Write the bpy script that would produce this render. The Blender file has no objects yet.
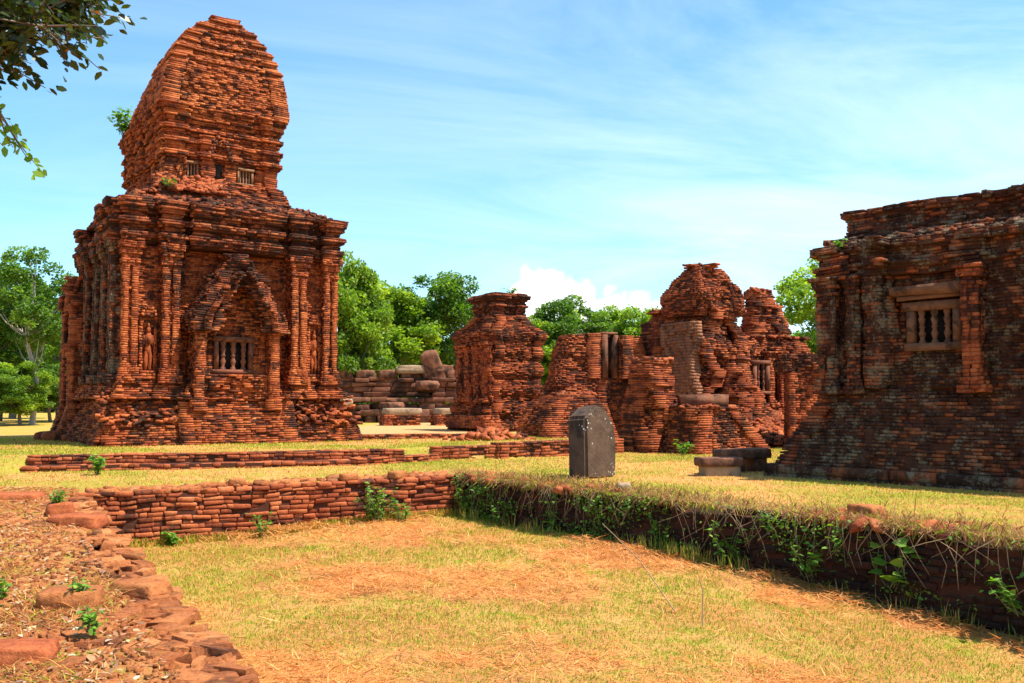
import bpy, math, random
import numpy as np
R = math.radians
rng = np.random.default_rng(11)
random.seed(5)
scene = bpy.context.scene
COL = scene.collection

# ------------------------------------------------------------------ camera, sky, sun, exposure
CAM_H, PITCH = 2.2, R(3.68)
cam = bpy.data.cameras.new("camera")
cam.lens, cam.sensor_width = 32.0, 36.0
cam.clip_start, cam.clip_end = 0.05, 6000
camo = bpy.data.objects.new("camera", cam)
COL.objects.link(camo)
camo.location = (0, 0, CAM_H)
camo.rotation_euler = (R(90) + PITCH, 0, 0)
scene.camera = camo

SUN = np.array([0.965, -0.26, 0.0]); SUN /= np.linalg.norm(SUN)
SUN_EL = R(62)
world = bpy.data.worlds.new("World"); scene.world = world; world.use_nodes = True
wn, wl = world.node_tree.nodes, world.node_tree.links
wn.clear()
def W(t, **k):
    n = wn.new(t)
    for a, b in k.items(): setattr(n, a, b)
    return n
def wmath(op, a, b=None, clamp=False):
    n = W('ShaderNodeMath', operation=op); n.use_clamp = clamp
    for i, v in enumerate((a, b)):
        if v is None: continue
        if isinstance(v, (int, float)): n.inputs[i].default_value = v
        else: wl.new(v, n.inputs[i])
    return n.outputs[0]
sky = W('ShaderNodeTexSky', sky_type='NISHITA')
sky.sun_disc = False; sky.sun_elevation = SUN_EL; sky.sun_rotation = math.atan2(SUN[0], SUN[1])
sky.air_density = 1.0; sky.dust_density = 0.4; sky.ozone_density = 1.5
bg = W('ShaderNodeBackground'); bg.inputs[1].default_value = 0.085
out = W('ShaderNodeOutputWorld'); wl.new(bg.outputs[0], out.inputs[0])
tc = W('ShaderNodeTexCoord'); sp = W('ShaderNodeSeparateXYZ'); wl.new(tc.outputs['Generated'], sp.inputs[0])
dx, dy, dz = sp.outputs
den = wmath('ADD', wmath('MAXIMUM', dz, 0.0), 0.12)
cx, cy = wmath('DIVIDE', dx, den), wmath('DIVIDE', dy, den)
cmb = W('ShaderNodeCombineXYZ')
wl.new(wmath('MULTIPLY', wmath('ADD', cx, wmath('MULTIPLY', cy, 0.35)), 0.62), cmb.inputs[0])
wl.new(wmath('MULTIPLY', wmath('SUBTRACT', cy, wmath('MULTIPLY', cx, 0.3)), 1.05), cmb.inputs[1])
nz = W('ShaderNodeTexNoise'); nz.inputs['Scale'].default_value = 1.1; nz.inputs['Detail'].default_value = 9
nz.inputs['Roughness'].default_value = 0.62; nz.inputs['Distortion'].default_value = 0.9
wl.new(cmb.outputs[0], nz.inputs['Vector'])
cir = W('ShaderNodeMapRange'); cir.inputs[1].default_value = 0.38; cir.inputs[2].default_value = 0.72
cir.inputs[3].default_value = 0.0; cir.inputs[4].default_value = 0.55
wl.new(nz.outputs['Fac'], cir.inputs[0])
# thin veil is denser toward the right-hand part of the sky
veil = W('ShaderNodeMapRange'); veil.inputs[1].default_value = -0.5; veil.inputs[2].default_value = 0.35
veil.inputs[3].default_value = 0.25; veil.inputs[4].default_value = 1.0
wl.new(dx, veil.inputs[0])
cirf = wmath('MULTIPLY', cir.outputs[0], veil.outputs[0])
lowv = W('ShaderNodeMapRange'); lowv.inputs[1].default_value = 0.42; lowv.inputs[2].default_value = 0.0
lowv.inputs[3].default_value = 0.0; lowv.inputs[4].default_value = 0.38
wl.new(dz, lowv.inputs[0])
hz = wmath('ADD', cirf, wmath('MULTIPLY', lowv.outputs[0], veil.outputs[0]), True)
# small cumulus low over the trees
n2 = W('ShaderNodeTexNoise'); n2.inputs['Scale'].default_value = 26; n2.inputs['Detail'].default_value = 6
wl.new(tc.outputs['Generated'], n2.inputs['Vector'])
pert = wmath('MULTIPLY', wmath('SUBTRACT', n2.outputs['Fac'], 0.5), 0.055)
ymax = wmath('MAXIMUM', dy, 0.05)
uu, vv = wmath('DIVIDE', dx, ymax), wmath('DIVIDE', dz, ymax)
cum = None
for (u0, v0, r) in [(0.022, 0.128, 0.017), (0.012, 0.142, 0.011), (0.04, 0.122, 0.018), (0.064, 0.122, 0.010), (0.082, 0.121, 0.013), (0.105, 0.118, 0.009), (0.02, 0.105, 0.03),
                    (0.06, 0.098, 0.03), (0.11, 0.10, 0.02), (0.14, 0.105, 0.012), (-0.01, 0.095, 0.02), (0.165, 0.095, 0.014)]:
    du, dv = wmath('SUBTRACT', uu, u0), wmath('SUBTRACT', vv, v0)
    d = wmath('SQRT', wmath('ADD', wmath('MULTIPLY', du, du), wmath('MULTIPLY', dv, dv)))
    m = wmath('SUBTRACT', r, wmath('ADD', d, pert))
    cum = m if cum is None else wmath('MAXIMUM', cum, m)
cm = W('ShaderNodeMapRange'); cm.inputs[1].default_value = -0.003; cm.inputs[2].default_value = 0.008
wl.new(cum, cm.inputs[0])
front = wmath('GREATER_THAN', dy, 0.1)
cumf = wmath('MULTIPLY', wmath('MULTIPLY', cm.outputs[0], front), 0.93)
hsv = W('ShaderNodeHueSaturation'); hsv.inputs['Saturation'].default_value = 1.0; hsv.inputs['Value'].default_value = 1.0
wl.new(sky.outputs[0], hsv.inputs['Color'])
skt = W('ShaderNodeMix', data_type='RGBA', blend_type='MULTIPLY'); skt.inputs[0].default_value = 1.0
wl.new(hsv.outputs[0], skt.inputs[6]); skt.inputs[7].default_value = (0.98, 1.50, 1.64, 1)
m1 = W('ShaderNodeMix', data_type='RGBA'); wl.new(hz, m1.inputs[0]); wl.new(skt.outputs[2], m1.inputs[6]); m1.inputs[7].default_value = (7.2, 8.7, 9.6, 1)
m2 = W('ShaderNodeMix', data_type='RGBA'); wl.new(cumf, m2.inputs[0]); wl.new(m1.outputs[2], m2.inputs[6]); m2.inputs[7].default_value = (10.6, 10.7, 11, 1)
wl.new(m2.outputs[2], bg.inputs[0])

sl = bpy.data.lights.new("sun", 'SUN'); sl.energy = 4.8; sl.angle = R(0.5); sl.color = (1.0, 0.95, 0.86)
so = bpy.data.objects.new("sun", sl); COL.objects.link(so)
from mathutils import Vector
sdir = Vector((SUN[0] * math.cos(SUN_EL), SUN[1] * math.cos(SUN_EL), math.sin(SUN_EL)))
so.rotation_euler = sdir.to_track_quat('Z', 'Y').to_euler(); so.location = (0, 0, 30)
vs = scene.view_settings
vs.view_transform = 'Standard'; vs.look = 'None'; vs.exposure = 0.92; vs.gamma = 1; vs.use_curve_mapping = False
scene.cycles.max_bounces = 6

# ------------------------------------------------------------------ helpers: noise
def _h(i, j, k, s):
    n = (i * 374761393 + j * 668265263 + k * 2147483647 + s * 974711) & 0xFFFFFFFF
    n = ((n ^ (n >> 13)) * 1274126177) & 0xFFFFFFFF
    n = ((n ^ (n >> 16)) * 2246822519) & 0xFFFFFFFF
    return ((n ^ (n >> 15)) & 0xFFFFFF) / float(0xFFFFFF)
def vnoise(p, s=0):
    p = np.asarray(p, float); q = np.floor(p).astype(np.int64); f = p - q; f = f * f * (3 - 2 * f)
    o = 0
    for a in (0, 1):
        for b in (0, 1):
            for c in (0, 1):
                w = (f[:, 0] if a else 1 - f[:, 0]) * (f[:, 1] if b else 1 - f[:, 1]) * (f[:, 2] if c else 1 - f[:, 2])
                o = o + w * _h(q[:, 0] + a, q[:, 1] + b, q[:, 2] + c, s)
    return o
def fbm(p, s=0, o=3):
    p = np.asarray(p, float); r = 0; a = 0.5; t = 0
    for i in range(o):
        r = r + a * vnoise(p * (2 ** i) + 17.3 * i, s + i); t += a; a *= 0.5
    return r / t
def fbm2(x, y, sc, s=0, o=3):
    x = np.asarray(x, float); return fbm(np.stack([x.ravel() * sc, np.asarray(y, float).ravel() * sc, np.zeros(x.size) + .5], 1), s, o).reshape(x.shape)
def sstep(a, b, x):
    t = np.clip((x - a) / (b - a), 0, 1); return t * t * (3 - 2 * t)
def inpoly(x, y, P):
    r = np.zeros(np.shape(x), bool); n = len(P)
    for i in range(n):
        x1, y1 = P[i]; x2, y2 = P[(i + 1) % n]
        c = ((y1 > y) != (y2 > y)) & (x < (x2 - x1) * (y - y1) / (y2 - y1 + 1e-12) + x1)
        r ^= c
    return r

# ------------------------------------------------------------------ helpers: objects
def new_mesh(name, V, loops, starts, attrs=None, smooth=False):
    me = bpy.data.meshes.new(name)
    V = np.asarray(V, np.float32); loops = np.asarray(loops, np.int32); starts = np.asarray(starts, np.int32)
    me.vertices.add(len(V)); me.vertices.foreach_set('co', V.ravel())
    me.loops.add(len(loops)); me.loops.foreach_set('vertex_index', loops)
    me.polygons.add(len(starts)); me.polygons.foreach_set('loop_start', starts)
    me.update(calc_edges=True)
    for k, (typ, arr) in (attrs or {}).items():
        a = me.attributes.new(k, typ, 'FACE')
        a.data.foreach_set('color' if typ == 'FLOAT_COLOR' else 'value', np.asarray(arr, np.float32).ravel())
    if smooth: me.polygons.foreach_set('use_smooth', np.ones(len(starts), bool))
    return me
def link(name, me, mat=None, parent=None, loc=None):
    o = bpy.data.objects.new(name, me); COL.objects.link(o)
    if mat and not me.materials: me.materials.append(mat)
    if parent: o.parent = parent
    if loc: o.location = loc
    return o
def tag(o, label=None, cat=None, group=None, kind=None):
    for k, v in (('label', label), ('category', cat), ('group', group), ('kind', kind)):
        if v: o[k] = v
    return o
def thing(name, label, cat, loc, rz=0, group=None):
    o = bpy.data.objects.new(name, None); o.empty_display_size = .3; COL.objects.link(o); o.location = loc; o.rotation_euler = (0, 0, rz)
    return tag(o, label, cat, group)

BOXF = np.array([[0, 1, 5, 4], [1, 2, 6, 5], [2, 3, 7, 6], [3, 0, 4, 7], [4, 5, 6, 7], [3, 2, 1, 0]])
class Acc:
    """collects verts / faces (any size) with one tint per face"""
    def __init__(s): s.V = []; s.L = []; s.S = []; s.T = []; s.n = 0; s.m = 0
    def quads(s, V, F, tint):
        V = np.asarray(V, float).reshape(-1, 3); F = np.asarray(F)
        s.V.append(V); s.L.append((F + s.n).ravel()); k = F.shape[1]
        s.S.append(s.m + np.arange(len(F)) * k); s.T.append(np.broadcast_to(tint, (len(F),)).astype(float)); s.n += len(V); s.m += F.size
    def ngon(s, V, tint):
        V = np.asarray(V, float); k = len(V); s.V.append(V); s.L.append(np.arange(k) + s.n); s.S.append(np.array([s.m])); s.T.append(np.array([float(tint)])); s.n += k; s.m += k
    def box(s, x0, x1, y0, y1, z0, z1, tint=.5, j=0.0):
        V = np.array([[x0, y0, z0], [x1, y0, z0], [x1, y1, z0], [x0, y1, z0], [x0, y0, z1], [x1, y0, z1], [x1, y1, z1], [x0, y1, z1]], float)
        if j: V += rng.normal(0, j, V.shape)
        s.quads(V, BOXF, tint)
    def boxes(s, V8, tint):
        n = len(V8); s.quads(V8.reshape(-1, 3), (BOXF[None] + 8 * np.arange(n)[:, None, None]).reshape(-1, 4), np.repeat(tint, 6))
    def tube(s, pts, rad, n=7, tint=.5, cap=True):
        pts = np.asarray(pts, float); rad = np.broadcast_to(rad, (len(pts),)); k = len(pts)
        d = np.gradient(pts, axis=0); d /= np.linalg.norm(d, axis=1)[:, None] + 1e-9
        up = np.where(np.abs(d[:, 2:3]) > .9, np.array([[1., 0, 0]]), np.array([[0, 0, 1.]]))
        a = np.cross(d, up); a /= np.linalg.norm(a, axis=1)[:, None] + 1e-9; b = np.cross(d, a)
        th = np.arange(n) / n * 2 * np.pi
        V = pts[:, None] + rad[:, None, None] * (np.cos(th)[None, :, None] * a[:, None] + np.sin(th)[None, :, None] * b[:, None])
        F = [[i * n + j, i * n + (j + 1) % n, (i + 1) * n + (j + 1) % n, (i + 1) * n + j] for i in range(k - 1) for j in range(n)]
        s.quads(V, F, tint)
        if cap: s.ngon(V[-1][::-1], tint)
    def mesh(s, name, smooth=False):
        return new_mesh(name, np.concatenate(s.V), np.concatenate(s.L), np.concatenate(s.S), {'tint': ('FLOAT', np.concatenate(s.T))}, smooth)
    def build(s, name, mat, parent=None, smooth=False, loc=None):
        return link(name, s.mesh(name, smooth), mat, parent, loc)

def rect(x0, x1, y0, y1, front=(), right=(), back=(), left=()):
    """counter-clockwise rectangle; features (start, end, out) run along x or y, out<0 is a recess"""
    P = [(x0, y0)]
    for a, b, d in sorted(front): P += [(a, y0), (a, y0 - d), (b, y0 - d), (b, y0)]
    P.append((x1, y0))
    for a, b, d in sorted(right): P += [(x1, a), (x1 + d, a), (x1 + d, b), (x1, b)]
    P.append((x1, y1))
    for a, b, d in sorted(back, reverse=True): P += [(b, y1), (b, y1 + d), (a, y1 + d), (a, y1)]
    P.append((x0, y1))
    for a, b, d in sorted(left, reverse=True): P += [(x0, b), (x0 - d, b), (x0 - d, a), (x0, a)]
    Q = []
    for p in P:
        if not Q or abs(p[0] - Q[-1][0]) + abs(p[1] - Q[-1][1]) > 1e-6: Q.append(p)
    return np.array(Q, float)
def rrect(x0, x1, y0, y1, p=5.0, n=28):
    """rounded, super-elliptic rectangle"""
    t = np.arange(n) / n * 2 * np.pi + .11
    c, s_ = np.cos(t), np.sin(t)
    return np.stack([(x0 + x1) / 2 + (x1 - x0) / 2 * np.sign(c) * np.abs(c) ** (2 / p), (y0 + y1) / 2 + (y1 - y0) / 2 * np.sign(s_) * np.abs(s_) ** (2 / p)], 1)
def miter(P):
    a = np.roll(P, 1, 0); b = np.roll(P, -1, 0)
    t1 = P - a; t2 = b - P
    t1 /= np.linalg.norm(t1, axis=1)[:, None] + 1e-9; t2 /= np.linalg.norm(t2, axis=1)[:, None] + 1e-9
    n1 = np.stack([t1[:, 1], -t1[:, 0]], 1); n2 = np.stack([t2[:, 1], -t2[:, 0]], 1)
    return (n1 + n2) / np.clip(1 + (n1 * n2).sum(1), .35, 2)[:, None]
def off(P, d): return P + miter(P) * d
def lerp_table(T, z):
    T = np.asarray(T, float); return [np.interp(z, T[:, 0], T[:, i]) for i in range(1, T.shape[1])]

class Bricks(Acc):
    def __init__(s, seed=1, h=.075, L=.27, depth=.26, er=.05, es=1.3, rough=.02, jit=.004, core=.02, t0=.45, drop=.02, warp=.03, cav=None):
        super().__init__(); s.r = np.random.default_rng(seed); s.seed = seed; s.h = h; s.Lb = L * (.68 if L < .45 else 1); s.depth = depth
        s.er = er; s.es = es; s.rough = rough; s.jit = jit; s.core = core; s.t0 = t0; s.drop = drop; s.B = []; s.warp = warp; s.cav = (min(1.0, er * 6) if cav is None else cav)
    def efun(s, p):
        e = s.er * np.clip((fbm(p * s.es * np.array([1, 1, 1.05]), s.seed, 3) - s.t0) * 3.2, 0, 1.6)
        return e + s.cav * .11 * np.clip((fbm(p * np.array([3.2, 3.2, 4.6]), s.seed + 50, 2) - .60) * 7, 0, 1)
    def course(s, P, z, h=None):
        h = h or s.h; r = s.r; M = miter(P); n = len(P); CP = []; CM = []
        for i in range(n):
            a, b = P[i], P[(i + 1) % n]; L = np.hypot(*(b - a))
            CP.append(a); CM.append(M[i])
            if L < .02: continue
            t = (b - a) / L; nn = np.array([t[1], -t[0]])
            k = max(1, int(round(L / s.Lb + r.uniform(-.3, .3))))
            c = np.arange(k + 1.) / k; 
            if k > 1: c[1:-1] += r.uniform(-.38, .38, k - 1) / k
            c *= L
            for q in range(k):
                m = a + t * (c[q] + c[q + 1]) / 2
                s.B.append((m[0], m[1], z, t[0], t[1], c[q + 1] - c[q], h))
                if q: CP.append(a + t * c[q]); CM.append(nn)
        CP = np.array(CP); CM = np.array(CM)
        e = s.efun(np.c_[CP, np.full(len(CP), z)]) + s.core
        C = CP - CM * e[:, None]; m = len(C)
        lo = np.c_[C, np.full(m, z - .014)]; hi = np.c_[C, np.full(m, z + h * .9)]
        F = np.stack([np.arange(m), (np.arange(m) + 1) % m, (np.arange(m) + 1) % m + m, np.arange(m) + m], 1)
        s.quads(np.r_[lo, hi], F, -1.0); s.ngon(hi, -1.0); s.ngon(lo[::-1], -1.0)
    def run(s, pf, z0, z1):
        z = z0
        while z < z1 - 1e-4:
            hh = min(s.h, z1 - z)
            if hh < s.h * .4: break
            s.course(np.asarray(pf(z + hh / 2), float), z, hh); z += hh
        return s
    def loose(s, x, y, z, size=(.25, .14, .07), tilt=.12, tint=None):
        """single bricks dropped on a surface; x, y, z arrays"""
        r = s.r; n = len(x); sz = np.array(size)[None] * r.uniform(.5, 1.15, (n, 3)) / 2
        U = np.array([[-1, -1, -1], [1, -1, -1], [1, 1, -1], [-1, 1, -1], [-1, -1, 1], [1, -1, 1], [1, 1, 1], [-1, 1, 1]], float)
        V = U[None] * sz[:, None]; V[:, 4:, :2] *= .88
        a = r.uniform(0, np.pi, n); tx = r.normal(0, tilt, n); ty = r.normal(0, tilt, n)
        z_ = V[..., 2] + V[..., 0] * tx[:, None] + V[..., 1] * ty[:, None]
        c, s_ = np.cos(a)[:, None], np.sin(a)[:, None]
        W_ = np.stack([V[..., 0] * c - V[..., 1] * s_ + np.asarray(x)[:, None], V[..., 0] * s_ + V[..., 1] * c + np.asarray(y)[:, None], z_ + np.asarray(z)[:, None] + sz[:, 2:3] * .6], -1)
        W_ += r.normal(0, s.jit, W_.shape)
        s.boxes(W_, r.uniform(0, 1, n) if tint is None else np.full(n, tint)); return s
    def build(s, name, mat, parent=None, bevel=0, keep=None, loc=None):
        if s.B:
            B = np.array(s.B); r = s.r; n = len(B)
            p = B[:, :3]; t = np.c_[B[:, 3:5], np.zeros(n)]; nn = np.c_[B[:, 4], -B[:, 3], np.zeros(n)]
            ln = B[:, 5]; h = B[:, 6]
            e = s.efun(p) + r.uniform(-.3, .3, n) * s.rough + (r.uniform(0, 1, n) < .32) * r.uniform(.2, 1.7, n) * s.rough + (r.uniform(0, 1, n) < s.drop) * r.uniform(.04, .12, n)
            k = np.ones(n, bool) if keep is None else keep(p[:, 0], p[:, 1], p[:, 2], r)
            gap = .003
            lo = ln / 2 - gap / 2; z0 = p[:, 2] + .0005; z1 = p[:, 2] + h - .0015
            dz = r.normal(0, .0012, n); z1 = z1 - (r.uniform(0, 1, n) < .3) * r.uniform(0, .3, n) * h * min(1, s.rough / .04); z0 = z0 + (r.uniform(0, 1, n) < .12) * r.uniform(0, .2, n) * h * min(1, s.rough / .04); tl = r.normal(0, .0025, n) * min(1, s.rough / .02)
            V = np.zeros((n, 8, 3)); ch = min(.004, .0015 + s.rough * .05)
            for vi, (a, b, c) in enumerate([(-1, 0, 0), (1, 0, 0), (1, 1, 0), (-1, 1, 0), (-1, 0, 1), (1, 0, 1), (1, 1, 1), (-1, 1, 1)]):
                inn = e + (s.depth if b else 0)
                q = p + t * (a * (lo - (0 if b else ch)))[:, None] - nn * inn[:, None]
                q[:, 2] = (z1 - (0 if b else ch) if c else z0 + (0 if b else ch)) + dz
                V[:, vi] = q
            V[:, [0, 1, 4, 5]] += r.normal(0, s.jit, (n, 4, 3)) * np.array([1, 1, .4])
            s.boxes(V[k], r.uniform(0, 1, n)[k])
        if s.warp:
            V = np.concatenate(s.V); q = V * np.array([.9, .9, .7])
            D = np.stack([fbm(q + 31.7 * i, 900 + i, 2) - .5 for i in range(3)], 1) * s.warp * 2 * np.array([1, 1, 1.3])
            q = V * 3.1; D += np.stack([vnoise(q + 13.1 * i, 950 + i) - .5 for i in range(3)], 1) * s.warp * .7
            s.V = [V + D]
        o = super().build(name, mat, parent, loc=loc)
        if bevel:
            m = o.modifiers.new('soft', 'BEVEL'); m.width = bevel; m.segments = 1
        return o

# ------------------------------------------------------------------ materials
def nodes(name):
    m = bpy.data.materials.new(name); m.use_nodes = True; nt = m.node_tree
    return m, nt.nodes, nt.links, nt.nodes['Principled BSDF']
def ramp(N, stops, interp='LINEAR'):
    r = N.new('ShaderNodeValToRGB'); r.color_ramp.interpolation = interp; e = r.color_ramp.elements
    while len(e) < len(stops): e.new(.5)
    for i, (p, c) in enumerate(stops):
        e[i].position = p; e[i].color = (*c, 1) if len(c) == 3 else c
    return r
def mixc(N, Lk, f, a, b, mode='MIX'):
    m = N.new('ShaderNodeMix'); m.data_type = 'RGBA'; m.blend_type = mode
    for i, v in ((0, f), (6, a), (7, b)):
        if isinstance(v, (int, float)): m.inputs[i].default_value = v
        elif isinstance(v, tuple): m.inputs[i].default_value = (*v, 1)
        else: Lk.new(v, m.inputs[i])
    return m.outputs[2]
def noise_n(N, Lk, co, scale, detail=5, rough=.6, dist=0.0):
    n = N.new('ShaderNodeTexNoise'); n.inputs['Scale'].default_value = scale; n.inputs['Detail'].default_value = detail
    n.inputs['Roughness'].default_value = rough; n.inputs['Distortion'].default_value = dist; Lk.new(co, n.inputs['Vector']); return n.outputs['Fac']
def mrange(N, Lk, v, a, b, c=0., d=1.):
    n = N.new('ShaderNodeMapRange'); n.inputs[1].default_value = a; n.inputs[2].default_value = b; n.inputs[3].default_value = c; n.inputs[4].default_value = d
    n.interpolation_type = 'SMOOTHSTEP'; Lk.new(v, n.inputs[0]); return n.outputs[0]
def mth(N, Lk, op, a, b):
    n = N.new('ShaderNodeMath'); n.operation = op
    for i, v in enumerate((a, b)):
        if isinstance(v, (int, float)): n.inputs[i].default_value = v
        else: Lk.new(v, n.inputs[i])
    return n.outputs[0]
def brick_mat(name, stain=.4, lichen=.15, moss=.05, cols=None, bump=.6):
    cols = cols or [(.16, .034, .016), (.34, .068, .024), (.50, .115, .036), (.62, .19, .062)]
    m, N, L, P = nodes(name)
    at = N.new('ShaderNodeAttribute'); at.attribute_name = 'tint'
    tc = N.new('ShaderNodeTexCoord'); co = tc.outputs['Object']
    nlow = noise_n(N, L, co, .9, 4); nmid = noise_n(N, L, co, 6, 6, .7); nhi = noise_n(N, L, co, 32, 6, .75)
    f = mth(N, L, 'ADD', mth(N, L, 'MULTIPLY', at.outputs['Fac'], .40), mth(N, L, 'MULTIPLY', nmid, .72))
    f = mth(N, L, 'ADD', f, mth(N, L, 'MULTIPLY', mth(N, L, 'SUBTRACT', nlow, .5), .7))
    r = ramp(N, [(.12, cols[0]), (.4, cols[1]), (.66, cols[2]), (.95, cols[3])]); L.new(mth(N, L, 'SUBTRACT', f, .06), r.inputs[0])
    # black weathering, streaked down the wall
    mp = N.new('ShaderNodeMapping'); mp.inputs['Scale'].default_value = (1, 1, .45); L.new(co, mp.inputs[0])
    s1 = noise_n(N, L, mp.outputs[0], 1.7, 8, .72, .4)
    s1 = mth(N, L, 'ADD', s1, mth(N, L, 'MULTIPLY', mth(N, L, 'SUBTRACT', at.outputs['Fac'], .5), -.16))
    th = .66 - .26 * stain
    c = mixc(N, L, mth(N, L, 'MULTIPLY', mrange(N, L, s1, th, th + .16), .86), r.outputs[0], (.028, .017, .013))
    l1 = noise_n(N, L, co, 3.1, 9, .78, .3); l1 = mth(N, L, 'ADD', l1, mth(N, L, 'MULTIPLY', mth(N, L, 'SUBTRACT', nhi, .5), .25))
    tl = .78 - .3 * lichen
    c = mixc(N, L, mth(N, L, 'MULTIPLY', mrange(N, L, l1, tl, tl + .1), .62), c, (.27, .21, .13))
    g = N.new('ShaderNodeNewGeometry'); sx = N.new('ShaderNodeSeparateXYZ'); L.new(g.outputs['Normal'], sx.inputs[0])
    up = mrange(N, L, sx.outputs[2], .3, .9); ms = mrange(N, L, noise_n(N, L, co, 2.3, 6, .7), .66 - .3 * moss, .74)
    c = mixc(N, L, mth(N, L, 'MULTIPLY', up, ms), c, (.095, .085, .035))
    lt = N.new('ShaderNodeMath'); lt.operation = 'LESS_THAN'; L.new(at.outputs['Fac'], lt.inputs[0]); lt.inputs[1].default_value = -.5
    c = mixc(N, L, mth(N, L, 'MULTIPLY', lt.outputs[0], .8), c, (.10, .034, .018))
    c = mixc(N, L, 1.0, c, ramp_out(N, L, nhi, [(.3, (.55, .53, .52)), (.52, (.98, .98, .98)), (.75, (1.2, 1.2, 1.2))]), 'MULTIPLY')
    L.new(c, P.inputs['Base Color']); P.inputs['Roughness'].default_value = .93; P.inputs['Specular IOR Level'].default_value = .15
    b = N.new('ShaderNodeBump'); b.inputs['Strength'].default_value = bump; b.inputs['Distance'].default_value = .03
    L.new(mth(N, L, 'ADD', mth(N, L, 'ADD', nhi, mth(N, L, 'MULTIPLY', nmid, .6)), mth(N, L, 'MULTIPLY', noise_n(N, L, co, 120, 3, .7), .35)), b.inputs['Height']); L.new(b.outputs[0], P.inputs['Normal'])
    return m
def ramp_out(N, L, v, stops):
    r = ramp(N, stops); L.new(v, r.inputs[0]); return r.outputs[0]
def stone_mat(name, a, b, dark=(.03, .025, .02), lich=(.4, .38, .3), st=.5, li=.4, sc=1.0, spots=False):
    m, N, L, P = nodes(name); tc = N.new('ShaderNodeTexCoord'); co = tc.outputs['Object']
    n1 = noise_n(N, L, co, 2.5 * sc, 8, .7, .3); n2 = noise_n(N, L, co, 14 * sc, 8, .75); n3 = noise_n(N, L, co, 1.2 * sc, 6, .7, .5)
    c = ramp_out(N, L, n1, [(.3, a), (.7, b)])
    c = mixc(N, L, mth(N, L, 'MULTIPLY', mrange(N, L, n3, .62 - .22 * st, .72 - .1 * st), .85), c, dark)
    c = mixc(N, L, mth(N, L, 'MULTIPLY', mrange(N, L, n2, .72 - .2 * li, .78 - .15 * li), .7), c, lich)
    if spots:
        v = N.new('ShaderNodeTexVoronoi'); v.inputs['Scale'].default_value = 13; L.new(co, v.inputs['Vector'])
        sm = mth(N, L, 'MULTIPLY', mrange(N, L, v.outputs['Distance'], .26, .14), mrange(N, L, noise_n(N, L, co, 3, 3), .5, .62))
        c = mixc(N, L, sm, c, (.62, .6, .52))
    L.new(c, P.inputs['Base Color']); P.inputs['Roughness'].default_value = .9; P.inputs['Specular IOR Level'].default_value = .2
    bp = N.new('ShaderNodeBump'); bp.inputs['Strength'].default_value = .7; bp.inputs['Distance'].default_value = .03; L.new(n2, bp.inputs['Height']); L.new(bp.outputs[0], P.inputs['Normal'])
    return m
def flat_mat(name, c, rough=.9, var=.3, sc=8):
    m, N, L, P = nodes(name); tc = N.new('ShaderNodeTexCoord'); n = noise_n(N, L, tc.outputs['Object'], sc, 6, .7)
    L.new(ramp_out(N, L, n, [(.3, tuple(x * (1 - var) for x in c)), (.7, tuple(x * (1 + var) for x in c))]), P.inputs['Base Color'])
    P.inputs['Roughness'].default_value = rough; return m
def leaf_mat(name, stops, trans=.35, rough=.55):
    m, N, L, P = nodes(name); at = N.new('ShaderNodeAttribute'); at.attribute_name = 'tint'
    c = ramp_out(N, L, at.outputs['Fac'], stops); L.new(c, P.inputs['Base Color']); P.inputs['Roughness'].default_value = rough
    t = N.new('ShaderNodeBsdfTranslucent'); L.new(mixc(N, L, 1., c, (1.6, 1.7, .5), 'MULTIPLY'), t.inputs[0])
    mx = N.new('ShaderNodeMixShader'); mx.inputs[0].default_value = trans; L.new(P.outputs[0], mx.inputs[1]); L.new(t.outputs[0], mx.inputs[2])
    L.new(mx.outputs[0], N['Material Output'].inputs[0]); return m
def color_attr_mat(name, trans=.25):
    m, N, L, P = nodes(name); at = N.new('ShaderNodeAttribute'); at.attribute_name = 'col'; L.new(at.outputs['Color'], P.inputs['Base Color'])
    P.inputs['Roughness'].default_value = .7; P.inputs['Specular IOR Level'].default_value = .2
    t = N.new('ShaderNodeBsdfTranslucent'); L.new(at.outputs['Color'], t.inputs[0]); mx = N.new('ShaderNodeMixShader'); mx.inputs[0].default_value = trans
    L.new(P.outputs[0], mx.inputs[1]); L.new(t.outputs[0], mx.inputs[2]); L.new(mx.outputs[0], N['Material Output'].inputs[0]); return m

M_BRICK = brick_mat('brick_tower_orange', .72, .28, .45, [(.13, .028, .014), (.30, .064, .022), (.50, .128, .038), (.64, .22, .07)])  # orange-red brick of the big tower, its own colour on every side
M_ROOF = brick_mat('brick_roof', .62, .16, .4, [(.13, .03, .015), (.32, .078, .028), (.52, .145, .046), (.62, .225, .08)])
M_CORN = brick_mat('brick_cornice', .98, .6, .45, [(.10, .026, .014), (.23, .052, .022), (.38, .10, .036), (.50, .18, .07)])
M_RUIN = brick_mat('brick_ruin', .76, .42, .5, [(.13, .03, .016), (.29, .064, .025), (.46, .118, .04), (.57, .19, .065)])
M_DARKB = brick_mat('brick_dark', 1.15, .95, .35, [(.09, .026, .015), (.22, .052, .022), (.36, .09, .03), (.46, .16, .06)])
M_RETAIN = brick_mat('brick_retaining', .5, .2, .15, [(.15, .036, .018), (.32, .075, .028), (.48, .13, .045), (.58, .22, .09)])
M_LEDGE = brick_mat('brick_ledge', .42, .45, .3, [(.22, .07, .028), (.42, .13, .044), (.56, .20, .065), (.64, .31, .13)], .9)
M_RETAIN_SHADE = brick_mat('brick_retaining_shade', 1.6, .35, .7, [(.06, .02, .012), (.13, .035, .017), (.22, .06, .025), (.3, .1, .04)])  # stained, mossy brick, its colours darkened to carry the wall's shade
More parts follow.
